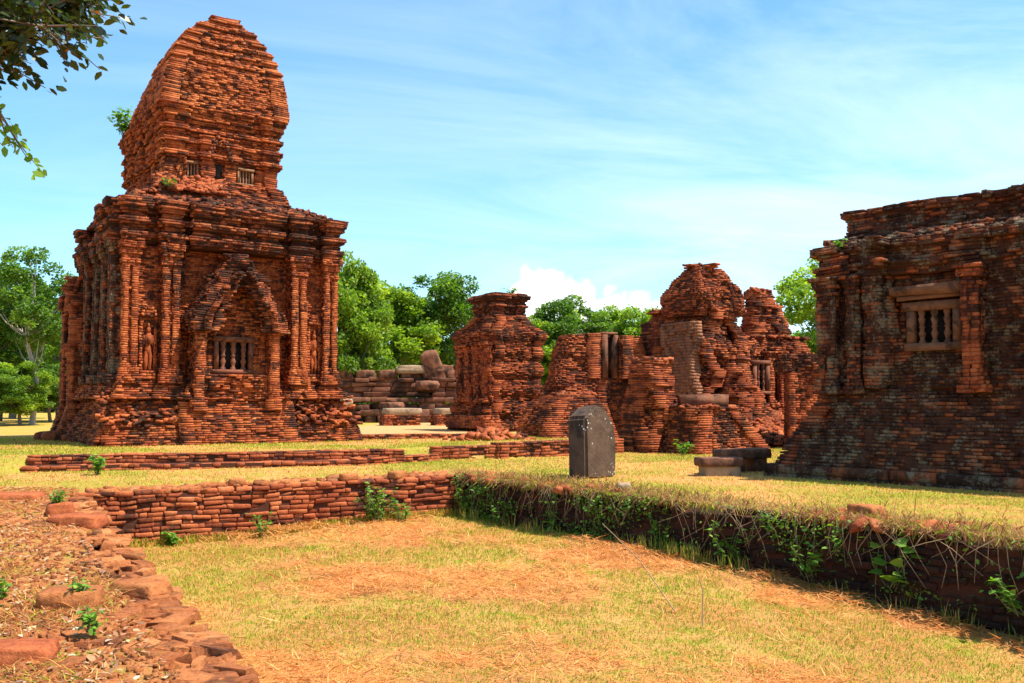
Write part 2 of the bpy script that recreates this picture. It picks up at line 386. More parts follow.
M_STELE = stone_mat('stele_stone', (.07, .04, .026), (.15, .09, .056), (.028, .02, .017), (.34, .3, .22), .7, .3, 1.2, True)
M_STONE = stone_mat('sandstone', (.26, .17, .10), (.42, .28, .17), (.06, .04, .03), (.5, .46, .36), .3, .35)
M_FRAME = stone_mat('window_stone', (.22, .10, .05), (.34, .17, .085), (.05, .03, .02), (.34, .30, .2), .4, .25, 3)
M_FRAMEH = stone_mat('window_stone_brown', (.15, .062, .032), (.25, .115, .06), (.035, .02, .014), (.26, .21, .14), .6, .3, 3)
M_FRAMED = stone_mat('window_stone_red', (.15, .05, .026), (.26, .095, .05), (.03, .018, .013), (.3, .22, .15), .5, .15, 3)
M_DSTONE = stone_mat('dark_sandstone', (.15, .052, .028), (.30, .125, .064), (.022, .015, .012), (.34, .28, .19), .95, .45, .8)
M_PLAST = stone_mat('old_plaster', (.22, .085, .042), (.36, .15, .075), (.05, .03, .02), (.38, .34, .26), .5, .4, .9)
M_RECESS_SHADE = flat_mat('painted_recess_shade', (.012, .007, .005))  # near-black colour that stands for the shade inside openings
M_BARK = flat_mat('bark', (.16, .12, .085), .9, .4, 12)
M_PALEBARK = flat_mat('pale_bark', (.38, .33, .27), .9, .3, 6)
M_STEM = flat_mat('stem', (.12, .14, .035), .8)
M_TWIG = flat_mat('dry_twig', (.32, .20, .10), .9)
M_LEAF = leaf_mat('tree_leaf', [(0, (.05, .11, .010)), (.4, (.15, .25, .016)), (.75, (.27, .37, .03)), (1, (.42, .50, .06))], .48)
M_LEAFD = leaf_mat('tree_leaf_dark', [(0, (.03, .08, .012)), (.5, (.09, .18, .018)), (.85, (.17, .27, .028)), (1, (.30, .40, .05))], .45)
M_LEAFN = leaf_mat('near_leaf', [(0, (.018, .03, .006)), (.6, (.045, .075, .012)), (.9, (.11, .17, .02)), (1, (.3, .1, .03))], .22, .4)
M_LEAFY = leaf_mat('fresh_leaf', [(0, (.05, .13, .012)), (.5, (.11, .25, .02)), (1, (.26, .42, .05))], .4)
M_GRASS = color_attr_mat('grass_blades', .3)
M_LITTER = color_attr_mat('litter', .05)

# ------------------------------------------------------------------ the ground
LZ, TZ = .75, 1.05
PL, PF = np.array([-6.5, 14.0]), np.array([-1.0, 17.2])
PRd = np.array([6.3, -8.0]); PR = PF + PRd * 1.0
PE = np.array([-1.24, 4.66])
PIT = [tuple(PL), tuple(PE), (1.9, -1.0), (1.9, -7.0), tuple(PF + PRd * 3.02), tuple(PF)]
PITg = PIT
STEPX = np.array([-60, -30, -10.2, -9.85, -3.7, -2.2, -.3, 2.9, 3.1, 200.]); STEPY = np.array([19, 19, 18.55, 18.75, 20.75, 22.0, 22.7, 25.0, 60., 60.])
def pit_sd(x, y):
    """distance (m) into the pit, negative outside"""
    x = np.asarray(x, float); d = np.full(x.shape, 1e9); n = len(PIT)
    for i in range(n):
        a = np.array(PIT[i]); b = np.array(PIT[(i + 1) % n]); ab = b - a
        t = np.clip(((x - a[0]) * ab[0] + (y - a[1]) * ab[1]) / (ab @ ab), 0, 1)
        d = np.minimum(d, np.hypot(x - a[0] - t * ab[0], y - a[1] - t * ab[1]))
    return np.where(inpoly(x, y, PIT), d, -d)
def gh(x, y):
    x = np.asarray(x, float); y = np.asarray(y, float)
    ys = np.interp(x, STEPX, STEPY); w = np.where(x < -9.9, 1.6, .16)
    h = LZ + (TZ - LZ) * sstep(0, 1, (y - ys) / w + np.where(x < -9.9, .6, 0))
    h = h + .05 * (fbm2(x, y, .35, 3) - .5) + .025 * (fbm2(x, y, 2.1, 5) - .5)
    sd = pit_sd(x, y)
    pit = .10 * (fbm2(x, y, .5, 9) - .5) + .05 * (fbm2(x, y, 2.2, 12) - .5) + .07 * np.clip(1 - sd / .7, 0, 1) - .30 * sstep(1.5, 6.0, x) - .16 * sstep(-2, -6, x)
    return h + (pit - h) * sstep(-.38, -.24, sd)
def axis(a, b, st, far):
    c = list(np.arange(a, b + 1e-6, st)); k = st
    lo, hi = c[0], c[-1]; pre = []; post = []
    while lo > -far: k *= 1.22; lo -= k; pre.append(lo)
    k = st
    while hi < far: k *= 1.22; hi += k; post.append(hi)
    return np.array(pre[::-1] + c + post)
gx, gy = axis(-13, 12, .085, 2500), axis(2, 28, .085, 2500)
X, Y = np.meshgrid(gx, gy); Z = gh(X, Y)
nx, ny = len(gx), len(gy)
idx = np.arange(nx * ny).reshape(ny, nx)
F = np.stack([idx[:-1, :-1], idx[:-1, 1:], idx[1:, 1:], idx[1:, :-1]], -1).reshape(-1, 4)
gm = new_mesh('ground', np.stack([X, Y, Z], -1).reshape(-1, 3), F.ravel(), np.arange(len(F)) * 4, smooth=True)
dR = PRd / np.hypot(*PRd)
def ground_mat():
    m, N, L, P = nodes('ground_soil'); g = N.new('ShaderNodeNewGeometry'); co = g.outputs['Position']
    big = noise_n(N, L, co, .45, 5, .6, .4); mid = noise_n(N, L, co, 2.6, 7, .7, .3); fine = noise_n(N, L, co, 28, 7, .75, .5); vf = noise_n(N, L, co, 110, 4, .8)
    straw = ramp_out(N, L, fine, [(.25, (.38, .17, .05)), (.5, (.60, .31, .09)), (.8, (.74, .45, .16))])
    grass = ramp_out(N, L, fine, [(.25, (.23, .20, .025)), (.55, (.40, .32, .045)), (.8, (.56, .41, .09))])
    soil = ramp_out(N, L, fine, [(.25, (.34, .12, .038)), (.5, (.54, .21, .07)), (.8, (.66, .33, .12))])
    c = mixc(N, L, mrange(N, L, mth(N, L, 'ADD', mth(N, L, 'MULTIPLY', mid, .5), mth(N, L, 'MULTIPLY', big, .5)), .44, .54), straw, grass)
    sp = N.new('ShaderNodeSeparateXYZ'); L.new(co, sp.inputs[0])
    low = mrange(N, L, sp.outputs[2], .45, .3)
    # pit: more straw and soil; court and terrace: more grass
    c2 = mixc(N, L, mrange(N, L, mid, .50, .62), straw, grass)
    c2 = mixc(N, L, mth(N, L, 'MULTIPLY', mrange(N, L, big, .44, .54), .75), c2, soil)
    c = mixc(N, L, low, c, c2)
    # ledge at the left foreground: worn brick soil
    led = mth(N, L, 'MULTIPLY', mrange(N, L, sp.outputs[1], 15.6, 14.2), mrange(N, L, mth(N, L, 'ADD', sp.outputs[0], mth(N, L, 'MULTIPLY', sp.outputs[1], .5)), 2.6, 2.2))
    led = mth(N, L, 'MULTIPLY', led, mrange(N, L, sp.outputs[2], .5, .62))
    c = mixc(N, L, mth(N, L, 'MULTIPLY', led, mrange(N, L, mid, .70, .42)), c, soil)
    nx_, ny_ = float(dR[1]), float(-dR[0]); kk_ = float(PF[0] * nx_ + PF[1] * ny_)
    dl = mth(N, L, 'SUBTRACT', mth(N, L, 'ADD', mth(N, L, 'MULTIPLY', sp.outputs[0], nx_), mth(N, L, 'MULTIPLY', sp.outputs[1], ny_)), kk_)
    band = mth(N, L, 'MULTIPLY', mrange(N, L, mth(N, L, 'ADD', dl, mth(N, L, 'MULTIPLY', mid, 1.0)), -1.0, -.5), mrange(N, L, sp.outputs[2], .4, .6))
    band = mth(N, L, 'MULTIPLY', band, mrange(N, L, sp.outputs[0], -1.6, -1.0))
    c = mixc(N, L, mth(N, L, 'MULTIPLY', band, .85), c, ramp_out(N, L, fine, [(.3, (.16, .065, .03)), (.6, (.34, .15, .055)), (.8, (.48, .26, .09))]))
    # bare sandy path between the towers
    dxp = mth(N, L, 'ABSOLUTE', mth(N, L, 'ADD', sp.outputs[0], mth(N, L, 'ADD', mth(N, L, 'MULTIPLY', sp.outputs[1], .0), 3.7)), 0)
    path = mth(N, L, 'MULTIPLY', mrange(N, L, mth(N, L, 'ADD', dxp, mth(N, L, 'MULTIPLY', big, 1.5)), 4.3, 3.0), mrange(N, L, sp.outputs[1], 26.6, 27.4))
    path = mth(N, L, 'MULTIPLY', path, mrange(N, L, sp.outputs[1], 60, 50))
    c = mixc(N, L, path, c, ramp_out(N, L, fine, [(.3, (.50, .26, .10)), (.8, (.66, .40, .17))]))
    c = mixc(N, L, 1., c, ramp_out(N, L, vf, [(.3, (.78, .78, .78)), (.7, (1.1, 1.1, 1.1))]), 'MULTIPLY')
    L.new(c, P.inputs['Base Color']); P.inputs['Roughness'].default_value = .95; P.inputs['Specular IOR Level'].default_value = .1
    b = N.new('ShaderNodeBump'); b.inputs['Strength'].default_value = .8; b.inputs['Distance'].default_value = .05; L.new(fine, b.inputs['Height']); L.new(b.outputs[0], P.inputs['Normal'])
    return m
tag(link('ground', gm, ground_mat()), kind='structure')

# ------------------------------------------------------------------ building blocks
def strip(P0, P1, th, z0, z1, seed, mat, name, label, cat, batter=0.0, rag=.0, parent=None, group=None, bevel=0, **kw):
    """low wall running from P0 to P1, its face toward the right-hand side of that direction"""
    P0 = np.array(P0, float); P1 = np.array(P1, float); d = P1 - P0; L = np.hypot(*d)
    t = thing(name, label, cat, (P0[0], P0[1], z0), math.atan2(d[1], d[0]), group)
    b = Bricks(seed, **kw); H = z1 - z0; b.run(lambda z: rect(0, L, batter * z, th), -.1 - b.h * 4, H - rag)
    if rag:
        nn = int(L / .27)
        for lay in range(int(round(rag / b.h))):
            ks = [i for i in range(nn) if vnoise(np.array([[i * .33 + seed, lay * .12, .5]]), seed)[0] > .38 + .16 * lay]
            for i in ks: b.box(i * .27 + rng.uniform(0, .03), i * .27 + .26, batter * H + rng.uniform(-.02, .05), .17 + rng.uniform(0, .06), H - rag + b.h * lay, H - rag + b.h * (lay + .93), rng.uniform(), .008)
    b.build('masonry', mat, t, bevel)
    return t, b
def pilaster(parent, name, x0, x1, y0, dep, z0, z1, seed, mat, caps=((.0, .10), (.10, .05), (.9, .04), (.95, .09)), groove=True, er=.04, h=.075):
    """engaged pier standing on a wall whose face is y0; caps: (fraction of height, extra projection) bands"""
    def pf(z):
        f = (z - z0) / (z1 - z0); o = 0
        if f < .07: o = .08
        elif f < .11: o = .04
        elif f > .95: o = .10
        elif f > .91: o = .05
        elif .84 < f < .87: o = .03
        c = (x0 + x1) / 2; fr = [(c - .035, c + .035, -.06)] if (groove and .14 < f < .82 and x1 - x0 > .3) else []
        return rect(x0 - o, x1 + o, y0 - dep - o, y0 + .12, front=fr)
    b = Bricks(seed, h=h, L=.24, depth=.1, er=er, es=1.8, rough=.008, core=.035); b.run(pf, z0, z1)
    return b.build(name, mat, parent)
def baluster(parent, x, y, z0, z1, r=.055, mat=None, plain=False):
    a = Acc(); H = z1 - z0
    pr = [(0, 1), (.06, 1), (.1, .6), (.2, .75), (.3, 1.05), (.38, .7), (.46, .6), (.5, 1.0), (.54, .6), (.64, .8), (.74, 1.05), (.82, .65), (.92, 1), (1, 1)] if not plain else [(0, 1), (1, 1)]
    a.tube([(x, y, z0 + H * f) for f, _ in pr], [r * q for _, q in pr], 10, .5)
    return a.build('baluster', mat or M_FRAME, parent, True)
def window(parent, x0, x1, y, z0, z1, n=3, fr=.09, dep=.16, plain=False, mat=None, name='window'):
    """stone window: frame proud of plane y, black panel painted as the shade inside, balusters"""
    mat = mat or M_FRAME; a = Acc(); j = .004
    a.box(x0 - fr, x0, y - .04, y + dep, z0 - .002, z1 + .002, j=j); a.box(x1, x1 + fr, y - .04, y + dep, z0 - .002, z1 + .002, j=j)
    a.box(x0 - fr * 1.4, x1 + fr * 1.4, y - .06, y + dep, z1, z1 + fr * 1.2, j=j); a.box(x0 - fr * 1.3, x1 + fr * 1.3, y - .07, y + dep, z0 - fr, z0, j=j)
    w = a.build(name, mat, parent)
    v = Acc(); v.box(x0 - .01, x1 + .01, y + dep - .02, y + dep + .03, z0 - .01, z1 + .01); v.build('recess', M_RECESS_SHADE, w)  # black panel paints the shade behind the balusters
    for k in range(n):
        baluster(w, x0 + (x1 - x0) * (k + .5) / n, y + .04, z0, z1, (x1 - x0) / n * (.28 if not plain else .3), mat, plain)
    return w
def lump(name, mat, parent, loc, size, seed, rough=.16, sub=3, rz=0, tint=.5, boxy=.5):
    """weathered stone: subdivided rounded block pushed about by noise"""
    import bmesh
    bm = bmesh.new(); bmesh.ops.create_cube(bm, size=2); bmesh.ops.subdivide_edges(bm, edges=bm.edges, cuts=2 ** sub - 1, use_grid_fill=True)
    V = np.array([v.co for v in bm.verts]); nrm = V / np.linalg.norm(V, axis=1)[:, None]
    V = V * boxy + nrm * 1.15 * (1 - boxy)
    V += nrm * ((fbm(V * 1.6 + seed * 3.1, seed, 4) - .5) * rough * 3)[:, None]
    V *= np.array(size) / 2
    c, s_ = math.cos(rz), math.sin(rz)
    for v, p in zip(bm.verts, V): v.co = (p[0] * c - p[1] * s_, p[0] * s_ + p[1] * c, p[2])
    me = bpy.data.meshes.new(name); bm.to_mesh(me); bm.free()
    me.polygons.foreach_set('use_smooth', np.ones(len(me.polygons), bool))
    a = me.attributes.new('tint', 'FLOAT', 'FACE'); a.data.foreach_set('value', np.full(len(me.polygons), tint, np.float32))
    return link(name, me, mat, parent, loc)

def relief_figure(parent, x, y, z, H, mat):
    """worn standing figure carved in relief, hands joined, under a small arch"""
    a = Acc()
    def ell(c, r):
        n, m = 10, 7; th = np.arange(n) / n * 2 * np.pi; ph = np.linspace(-np.pi / 2, np.pi / 2, m)
        V = np.array([[c[0] + r[0] * math.cos(p) * math.cos(t), c[1] + r[1] * math.cos(p) * math.sin(t), c[2] + r[2] * math.sin(p)] for p in ph for t in th])
        V += rng.normal(0, .006, V.shape)
        a.quads(V, [[i * n + j, i * n + (j + 1) % n, (i + 1) * n + (j + 1) % n, (i + 1) * n + j] for i in range(m - 1) for j in range(n)], .5)
    ell((x, y, z + H * .9), (.06, .08, .09)); ell((x, y, z + H * 1.0), (.035, .06, .07))
    ell((x, y + .01, z + H * .68), (.11, .09, .2)); ell((x, y + .01, z + H * .45), (.085, .08, .15))
    ell((x - .05, y + .01, z + H * .22), (.05, .07, .28)); ell((x + .05, y + .01, z + H * .22), (.05, .07, .28))
    ell((x - .11, y, z + H * .66), (.035, .05, .14)); ell((x + .11, y, z + H * .66), (.035, .05, .14)); ell((x, y - .07, z + H * .66), (.05, .04, .09))
    return a.build('relief_figure', mat, parent, True)
def arch_path(pts, n=60):
    pts = np.array(pts, float); d = np.r_[0, np.cumsum(np.hypot(*np.diff(pts, axis=0).T))]; s = np.linspace(0, d[-1], n)
    x, z = np.interp(s, d, pts[:, 0]), np.interp(s, d, pts[:, 1]); k = np.ones(7) / 7
    xs, zs = x.copy(), z.copy(); xs[3:-3] = np.convolve(x, k, 'valid'); zs[3:-3] = np.convolve(z, k, 'valid')
    return np.stack([xs, zs], 1)
def arch_band(b, path, thick, y0, y1, layers=4, step=.12, flame=.08, seed=0):
    """brick arch: rings of flat bricks laid along a curve in the x-z plane, the outer ones ragged"""
    r = np.random.default_rng(seed); d = np.r_[0, np.cumsum(np.hypot(*np.diff(path, axis=0).T))]
    T = np.gradient(path, axis=0); T /= np.linalg.norm(T, axis=1)[:, None]; Nn = np.stack([-T[:, 1], T[:, 0]], 1)
    lt = thick / layers; out_ = []
    for L_ in range(layers):
        s = r.uniform(0, step * .5)
        while s < d[-1] - step * .4:
            w = step * r.uniform(.7, 1.3); sm = min(s + w / 2, d[-1])
            c = np.array([np.interp(sm, d, path[:, i]) for i in (0, 1)]); t = np.array([np.interp(sm, d, T[:, i]) for i in (0, 1)]); n = np.array([np.interp(sm, d, Nn[:, i]) for i in (0, 1)])
            o0 = L_ * lt; o1 = o0 + lt * .92 + (r.uniform(0, flame) if L_ == layers - 1 else 0)
            yy = y0 + L_ * .03 + r.uniform(-.035, .05); V = np.zeros((8, 3))
            for vi, (a, y, o) in enumerate([(-1, yy, o0), (1, yy, o0), (1, y1, o0), (-1, y1, o0), (-1, yy, o1), (1, yy, o1), (1, y1, o1), (-1, y1, o1)]):
                p = c + t * a * w * .46 + n * o; V[vi] = (p[0], y, p[1])
            V += r.normal(0, .008, V.shape); out_.append(V); s += w
    b.boxes(np.array(out_), r.uniform(0, 1, len(out_)))

# ------------------------------------------------------------------ MAIN TOWER (left)
MT = thing('brick_tower', 'tallest brick temple tower with boat shaped roof and arched false door, on the left', 'temple', (-10.03, 22.0, TZ - .02), R(35))
PILS = [(.6, 1.0), (1.58, 2.02), (5.05, 5.49), (6.0, 6.42)]
SIDE = [(.6, 1.0), (1.6, 2.0), (2.6, 3.0), (3.9, 4.3), (4.9, 5.3)]
def mt_outline(o=0.0, pil=.16):
    return off(rect(.62, 6.42, .62, 6.15, front=[(a, c, pil) if i not in (0, 3) else (a, c, pil) for i, (a, c) in enumerate([(.64, 1.0), (1.58, 2.02), (5.08, 5.52), (6.04, 6.40)])] + [(2.35, 4.6, .22)],
                    left=[(a + .02, c, pil) for a, c in SIDE]), o)
# plinth in two ragged stages
b = Bricks(21, h=.058, L=.26, er=.16, es=.9, rough=.035, jit=.005, core=.035, drop=.07, depth=.34)
def plf(z):
    s = .42 * min(1, max(0, z / 1.15)) ** 1.15
    if z > 1.15: s = .5
    return rect(s, 7.1 - s, s, 6.6 - s, front=[(2.0, 5.05, .22)])
b.run(plf, -.2, 1.2)
for i in range(5):
    pass
n = 420; xs = rng.uniform(.1, 7.0, n); ys = rng.uniform(.12, .62, n); b.loose(xs, ys, np.clip(.25 + ys * 1.9 + rng.uniform(-.1, .1, n), 0, 1.25), (.26, .15, .08), .2)
b.build('plinth', M_BRICK, MT)
# broken stub bases of the pilasters
b = Bricks(22, h=.058, er=.14, es=1.6, rough=.04, jit=.005, drop=.06, depth=.3, core=.035)
b.run(lambda z: off(mt_outline(0, .12), .30 - .27 * (z - 1.2) / .5), 1.2, 1.72)
b.build('wall_foot', M_BRICK, MT)
# body wall
b = Bricks(23, h=.058, L=.25, er=.035, es=1.1, rough=.008, drop=.012)
b.run(lambda z: rect(.62, 6.4, .92, 6.15, front=[(.64, 1.9, .26), (5.15, 6.38, .26)],
                    left=[(1.15, 1.45, -.06), (2.15, 2.45, -.06), (3.2, 3.7, -.06), (4.45, 4.75, -.06)] if 2.0 < z < 4.9 else []), 1.65, 5.15)
b.build('wall', M_BRICK, MT)
for i, (a, c) in enumerate(PILS): pilaster(MT, 'pilaster', a, c, .94, .58, 1.6, 5.2, 40 + i, M_BRICK, h=.056)
def side_pilaster(parent, y0, y1, x, dep, z0, z1, seed, mat, h=.075):
    def pf(z):
        f = (z - z0) / (z1 - z0); o = .08 if f < .07 else .10 if f > .95 else .05 if f > .91 else 0
        return rect(x - dep - o, x + .12, y0 - o, y1 + o)
    bb = Bricks(seed, h=h, L=.24, depth=.1, er=.04, es=1.8, rough=.014, core=.035); bb.run(pf, z0, z1); return bb.build('pilaster', mat, parent)
for i, (a, c) in enumerate(SIDE): side_pilaster(MT, a + .01, c, .62, .24, 1.6, 5.2, 50 + i, M_DARKB)  # stained darker brick also paints in shade on the side away from the sun
# sunk panels with small figures between the pilasters
for x in (1.3, 5.79):
    a = Bricks(60 + int(x), h=.075, L=.2, er=.02, rough=.01, depth=.06, core=.03)
    a.run(lambda z: rect(x - .2, x + .2, .53, .66) if z < 1.95 else rect(x - .2, x - .15, .57, .66), 1.7, 3.3)
    a.run(lambda z: rect(x + .15, x + .2, .57, .66), 1.95, 3.3)
    a.run(lambda z: rect(x - .2 + .05 * max(0, (z - 3.3) / .075 - 1), x + .2 - .05 * max(0, (z - 3.3) / .075 - 1), .5, .66), 3.3, 3.56)
    a.build('niche_frame', M_BRICK, MT)
    relief_figure(MT, x, .6, 1.97, 1.1, M_BRICK)
# cornice
CO = [(5.15, .02), (5.22, .10), (5.33, .14), (5.42, .0), (5.5, .03), (5.6, .14), (5.7, .18), (5.78, .02), (5.86, .04), (5.95, .14), (6.05, .2), (6.2, .22), (6.3, .1)]
def cof(z):
    o = 0
    for zz, v in CO:
        if z >= zz: o = v
    if z < 5.6: return mt_outline(o, .24)
    return off(rect(.62, 6.42, .62, 6.15, front=[(.64, 1.0, .24), (1.58, 2.02, .24), (5.08, 5.52, .24), (6.04, 6.40, .24), (2.35, 4.6, .22)], left=[(.64, 1.0, .2), (1.62, 2.0, .2), (3.2, 6.1, -.55 * (z - 5.3) - .1)]), o)
b = Bricks(24, h=.058, er=.17, es=1.1, rough=.03, t0=.5, jit=.005, depth=.42, core=.035, drop=.05)
b.run(cof, 5.15, 6.3); b.build('cornice', M_CORN, MT)
# ruined roof terrace climbing to the upper storey
b = Bricks(25, h=.058, er=.3, es=.8, rough=.06, t0=.42, jit=.006, depth=.55, core=.03, drop=.08)
b.run(lambda z: rrect(*[v for v in lerp_table([(6.2, .55, 6.5, .5, 6.4), (6.4, .7, 6.3, .7, 6.3), (6.65, 1.0, 5.6, .85, 6.3), (6.95, 1.4, 5.25, 1.0, 6.2)], z)], p=9, n=44), 6.24, 6.9)
n = 800; xs = rng.uniform(.75, 6.2, n); ys = rng.uniform(.62, 1.6, n); b.loose(xs, ys, 6.22 + .5 * np.clip(np.minimum(np.minimum(xs - .5, 6.4 - xs), (ys - .5) * 1.3), 0, .7) + rng.uniform(-.02, .06, n), (.26, .15, .08), .2)
n = 260; xs = rng.uniform(.85, 1.6, n); ys = rng.uniform(.7, 6.0, n); b.loose(xs, ys, 6.2 + .5 * np.clip(np.minimum((xs - .45), 6.6 - ys), 0, .8) + rng.uniform(0, .05, n), (.26, .15, .09), .25)
b.build('roof_terrace', M_CORN, MT)
# arched false door
PO = 3.47
b = Bricks(26, h=.058, L=.22, er=.05, es=2, rough=.02, depth=.2, core=.035)
for sgn in (-1, 1):
    x0, x1 = (PO - 1.13, PO - .86) if sgn < 0 else (PO + .86, PO + 1.13)
    b = Bricks(26 + sgn, h=.058, L=.22, er=.05, es=2, rough=.015, depth=.2, core=.035)
    b.run(lambda z: rect(x0 - (.08 if z > 2.95 or z < 1.2 else 0), x1 + (.08 if z > 2.95 or z < 1.2 else 0), .02 - (.06 if z > 2.95 or z < 1.2 else 0), .95), .9, 3.15)
    b.build('door_pier', M_BRICK, MT)
b = Bricks(27, h=.058, L=.22, er=.03, es=2, rough=.012, depth=.14, core=.04)
inner = arch_path([(PO - .86, 3.05), (PO - .80, 3.35), (PO - .55, 3.75), (PO - .36, 4.1), (PO, 4.5), (PO + .36, 4.1), (PO + .55, 3.75), (PO + .80, 3.35), (PO + .86, 3.05)])
def tyw(z): return float(np.interp(z, [3.0, 3.35, 3.75, 4.1, 4.5], [.86, .8, .55, .36, .04]))
b.run(lambda z: rect(PO - .88, PO + .88, .42, .95, front=[(PO - .56, PO + .5, -.26)]) if 1.9 < z < 2.85 else rect(PO - .88, PO + .88, .40, .95), 1.3, 3.05)
b.run(lambda z: rect(PO - tyw(z) - .05, PO + tyw(z) + .05, .45, .95), 3.05, 4.5)
b.build('false_door_panel', M_BRICK, MT)
b = Bricks(28, h=.058, er=.1, es=2.5, rough=.05, depth=.25, core=.035, drop=.1)
b.run(lambda z: rect(PO - 1.05 + .1 * z, PO + 1.05 - .1 * z, .08 + .12 * z, .5, front=[(PO - .55, PO - .45, -.1), (PO - .25, PO - .15, -.1), (PO + .1, PO + .2, -.1), (PO + .42, PO + .52, -.1)] if 1.35 < z < 1.7 else []), 1.15, 1.85)
b.build('sill_base', M_BRICK, MT)
b = Bricks(29, h=.056, L=.16, er=.16, es=2.6, rough=.05, t0=.42, depth=.3, core=.035, drop=.1, jit=.005)
OT = [(2.95, 1.16), (3.1, 1.34), (3.3, 1.34), (3.5, 1.2), (3.6, 1.06), (3.75, 1.06), (3.9, .92), (4.0, .84), (4.15, .84), (4.3, .66), (4.5, .6), (4.65, .44), (4.8, .36), (4.98, .12)]
def outw(z): return float(np.interp(z, [q[0] for q in OT], [q[1] for q in OT]))
z = 2.98
while z < 5.0:
    iw, ow = tyw(z) if z < 4.5 else 0, outw(z)
    if iw > .02:
        for (q0, q1) in ((-ow, -iw), (iw, ow)): b.course(rect(PO + q0, PO + q1, .02 + .05 * math.sin(z * 14), .95), z)
        for (q0, q1) in ((-iw - .16, -iw), (iw, iw + .16)): b.course(rect(PO + q0, PO + q1, -.10, .1), z)
    else: b.course(rect(PO - ow, PO + ow, .0 + .05 * math.sin(z * 14), .95), z)
    z += .056
b.build('arch_pediment', M_CORN, MT)
window(MT, PO - .44, PO + .38, .40, 1.98, 2.72, 3, .11, .19, mat=M_FRAMED)
# upper storey
UX0, UX1, UY0, UY1 = 1.80, 4.9, 1.32, 6.0
b = Bricks(30, h=.058, er=.28, es=1.0, rough=.05, t0=.42, depth=.4, core=.035, drop=.06)
b.run(lambda z: off(rect(UX0, UX1, UY0, UY1), .34 - .4 * (z - 6.75)), 6.7, 7.2)
n = 300; xs = rng.uniform(1.5, 3.3, n); ys = rng.uniform(.9, 1.35, n); b.loose(xs, ys, 6.75 + (ys - .9) * 1.0 + rng.uniform(0, .05, n), (.26, .15, .08), .2)
b.build('upper_wall_foot', M_RUIN, MT)
UF = [(UX0 + .02, UX0 + .42, .07), (UX0 + .5, UX0 + .95, .0), (2.72, 3.68, .08), (UX1 - .42, UX1 - .02, .07)]
UC = [(7.62, .0), (7.72, .06), (7.8, .12), (7.92, .05), (8.02, .08), (8.12, .13), (8.26, .03), (8.36, .06), (8.46, .14), (8.6, .05), (8.74, .09), (8.86, .15), (9.0, .2), (9.1, .24)]
def upf(z):
    o = 0
    for zz, v in UC:
        if z >= zz: o = v
    fr = [(UX0 + .02, UX0 + .42, .07), (UX1 - .42, UX1 - .02, .07)]
    if 7.2 < z < 7.66: fr += [(2.2, 2.68, -.12), (2.72, 3.04, .08), (3.36, 3.68, .08), (3.72, 4.2, -.12)] if z > 7.15 else []
    elif z < 8.4: fr += [(2.72, 3.68, .08)]
    return off(rect(UX0, UX1, UY0, UY1, front=fr, left=[(1.34, 1.7, .07), (2.3, 2.7, .07), (3.5, 3.9, .07), (4.7, 5.1, .07)]), o)
b = Bricks(31, h=.058, L=.24, er=.07, es=1.4, rough=.02, depth=.32, core=.035, drop=.03)
b.run(upf, 7.15, 9.2)
b.build('upper_wall', M_BRICK, MT)
window(MT, 2.27, 2.62, UY0 + .02, 7.25, 7.62, 4, .05, .09, True, M_FRAME)
window(MT, 3.8, 4.15, UY0 + .02, 7.25, 7.62, 4, .05, .09, True, M_FRAME)
v = Acc(); v.box(3.1, 3.3, UY0 - .03, UY0 + .05, 7.2, 7.68); v.build('door_slit_shade', M_RECESS_SHADE, MT)  # black box painted as the shade of a narrow door opening
b = Bricks(33); arch_band(b, arch_path([(2.98, 7.75), (3.0, 8.0), (3.2, 8.3), (3.4, 8.0), (3.42, 7.75)], 40), .18, UY0 - .24, UY0, 3, .11, .06, 9); b.build('upper_arch', M_CORN, MT)
# boat shaped roof
CX = (UX0 + UX1) / 2 + .03
def rff(z):
    u = (z - 9.2) / 2.72; w = 1.80 * np.interp(u, [0, .12, .25, .4, .53, .65, .75, .84, .9, .95, 1], [1, .985, .96, .905, .825, .735, .63, .50, .38, .24, .04])
    if z > 10.35: w += .05 * (1 if (z % .25) < .11 else -.4)
    yb = .0 if z < 10.35 else (z - 10.35) * .16
    yo = .04 * (1 if (z % .25) < .11 else -.4) if z > 10.35 else 0
    return rect(CX - w, CX + w, UY0 - .22 + yb - yo, float(np.interp(z, [9.2, 9.5, 9.9, 10.4, 11.9], [6.2, 5.0, 3.9, 3.2, 2.5])) + .12 * math.sin(z * 17))
b = Bricks(32, h=.058, L=.24, er=.06, es=1.2, rough=.03, t0=.46, depth=.45, core=.035, drop=.04)
b.run(rff, 9.2, 11.95)
b.loose(rng.uniform(CX - .2, CX + .2, 12), rng.uniform(UY0 + .4, 2.2, 12), np.full(12, 11.82), (.26, .16, .08), .2)
n = 500; ys = rng.uniform(2.8, 6.0, n); xs = rng.uniform(UX0 + .1, UX1 - .1, n); b.loose(xs, ys, np.interp(ys, [2.5, 3.2, 3.9, 5.0, 6.2], [11.5, 10.3, 9.9, 9.45, 9.15]) - .05, (.25, .15, .08), .3)
b.build('roof', M_ROOF, MT)
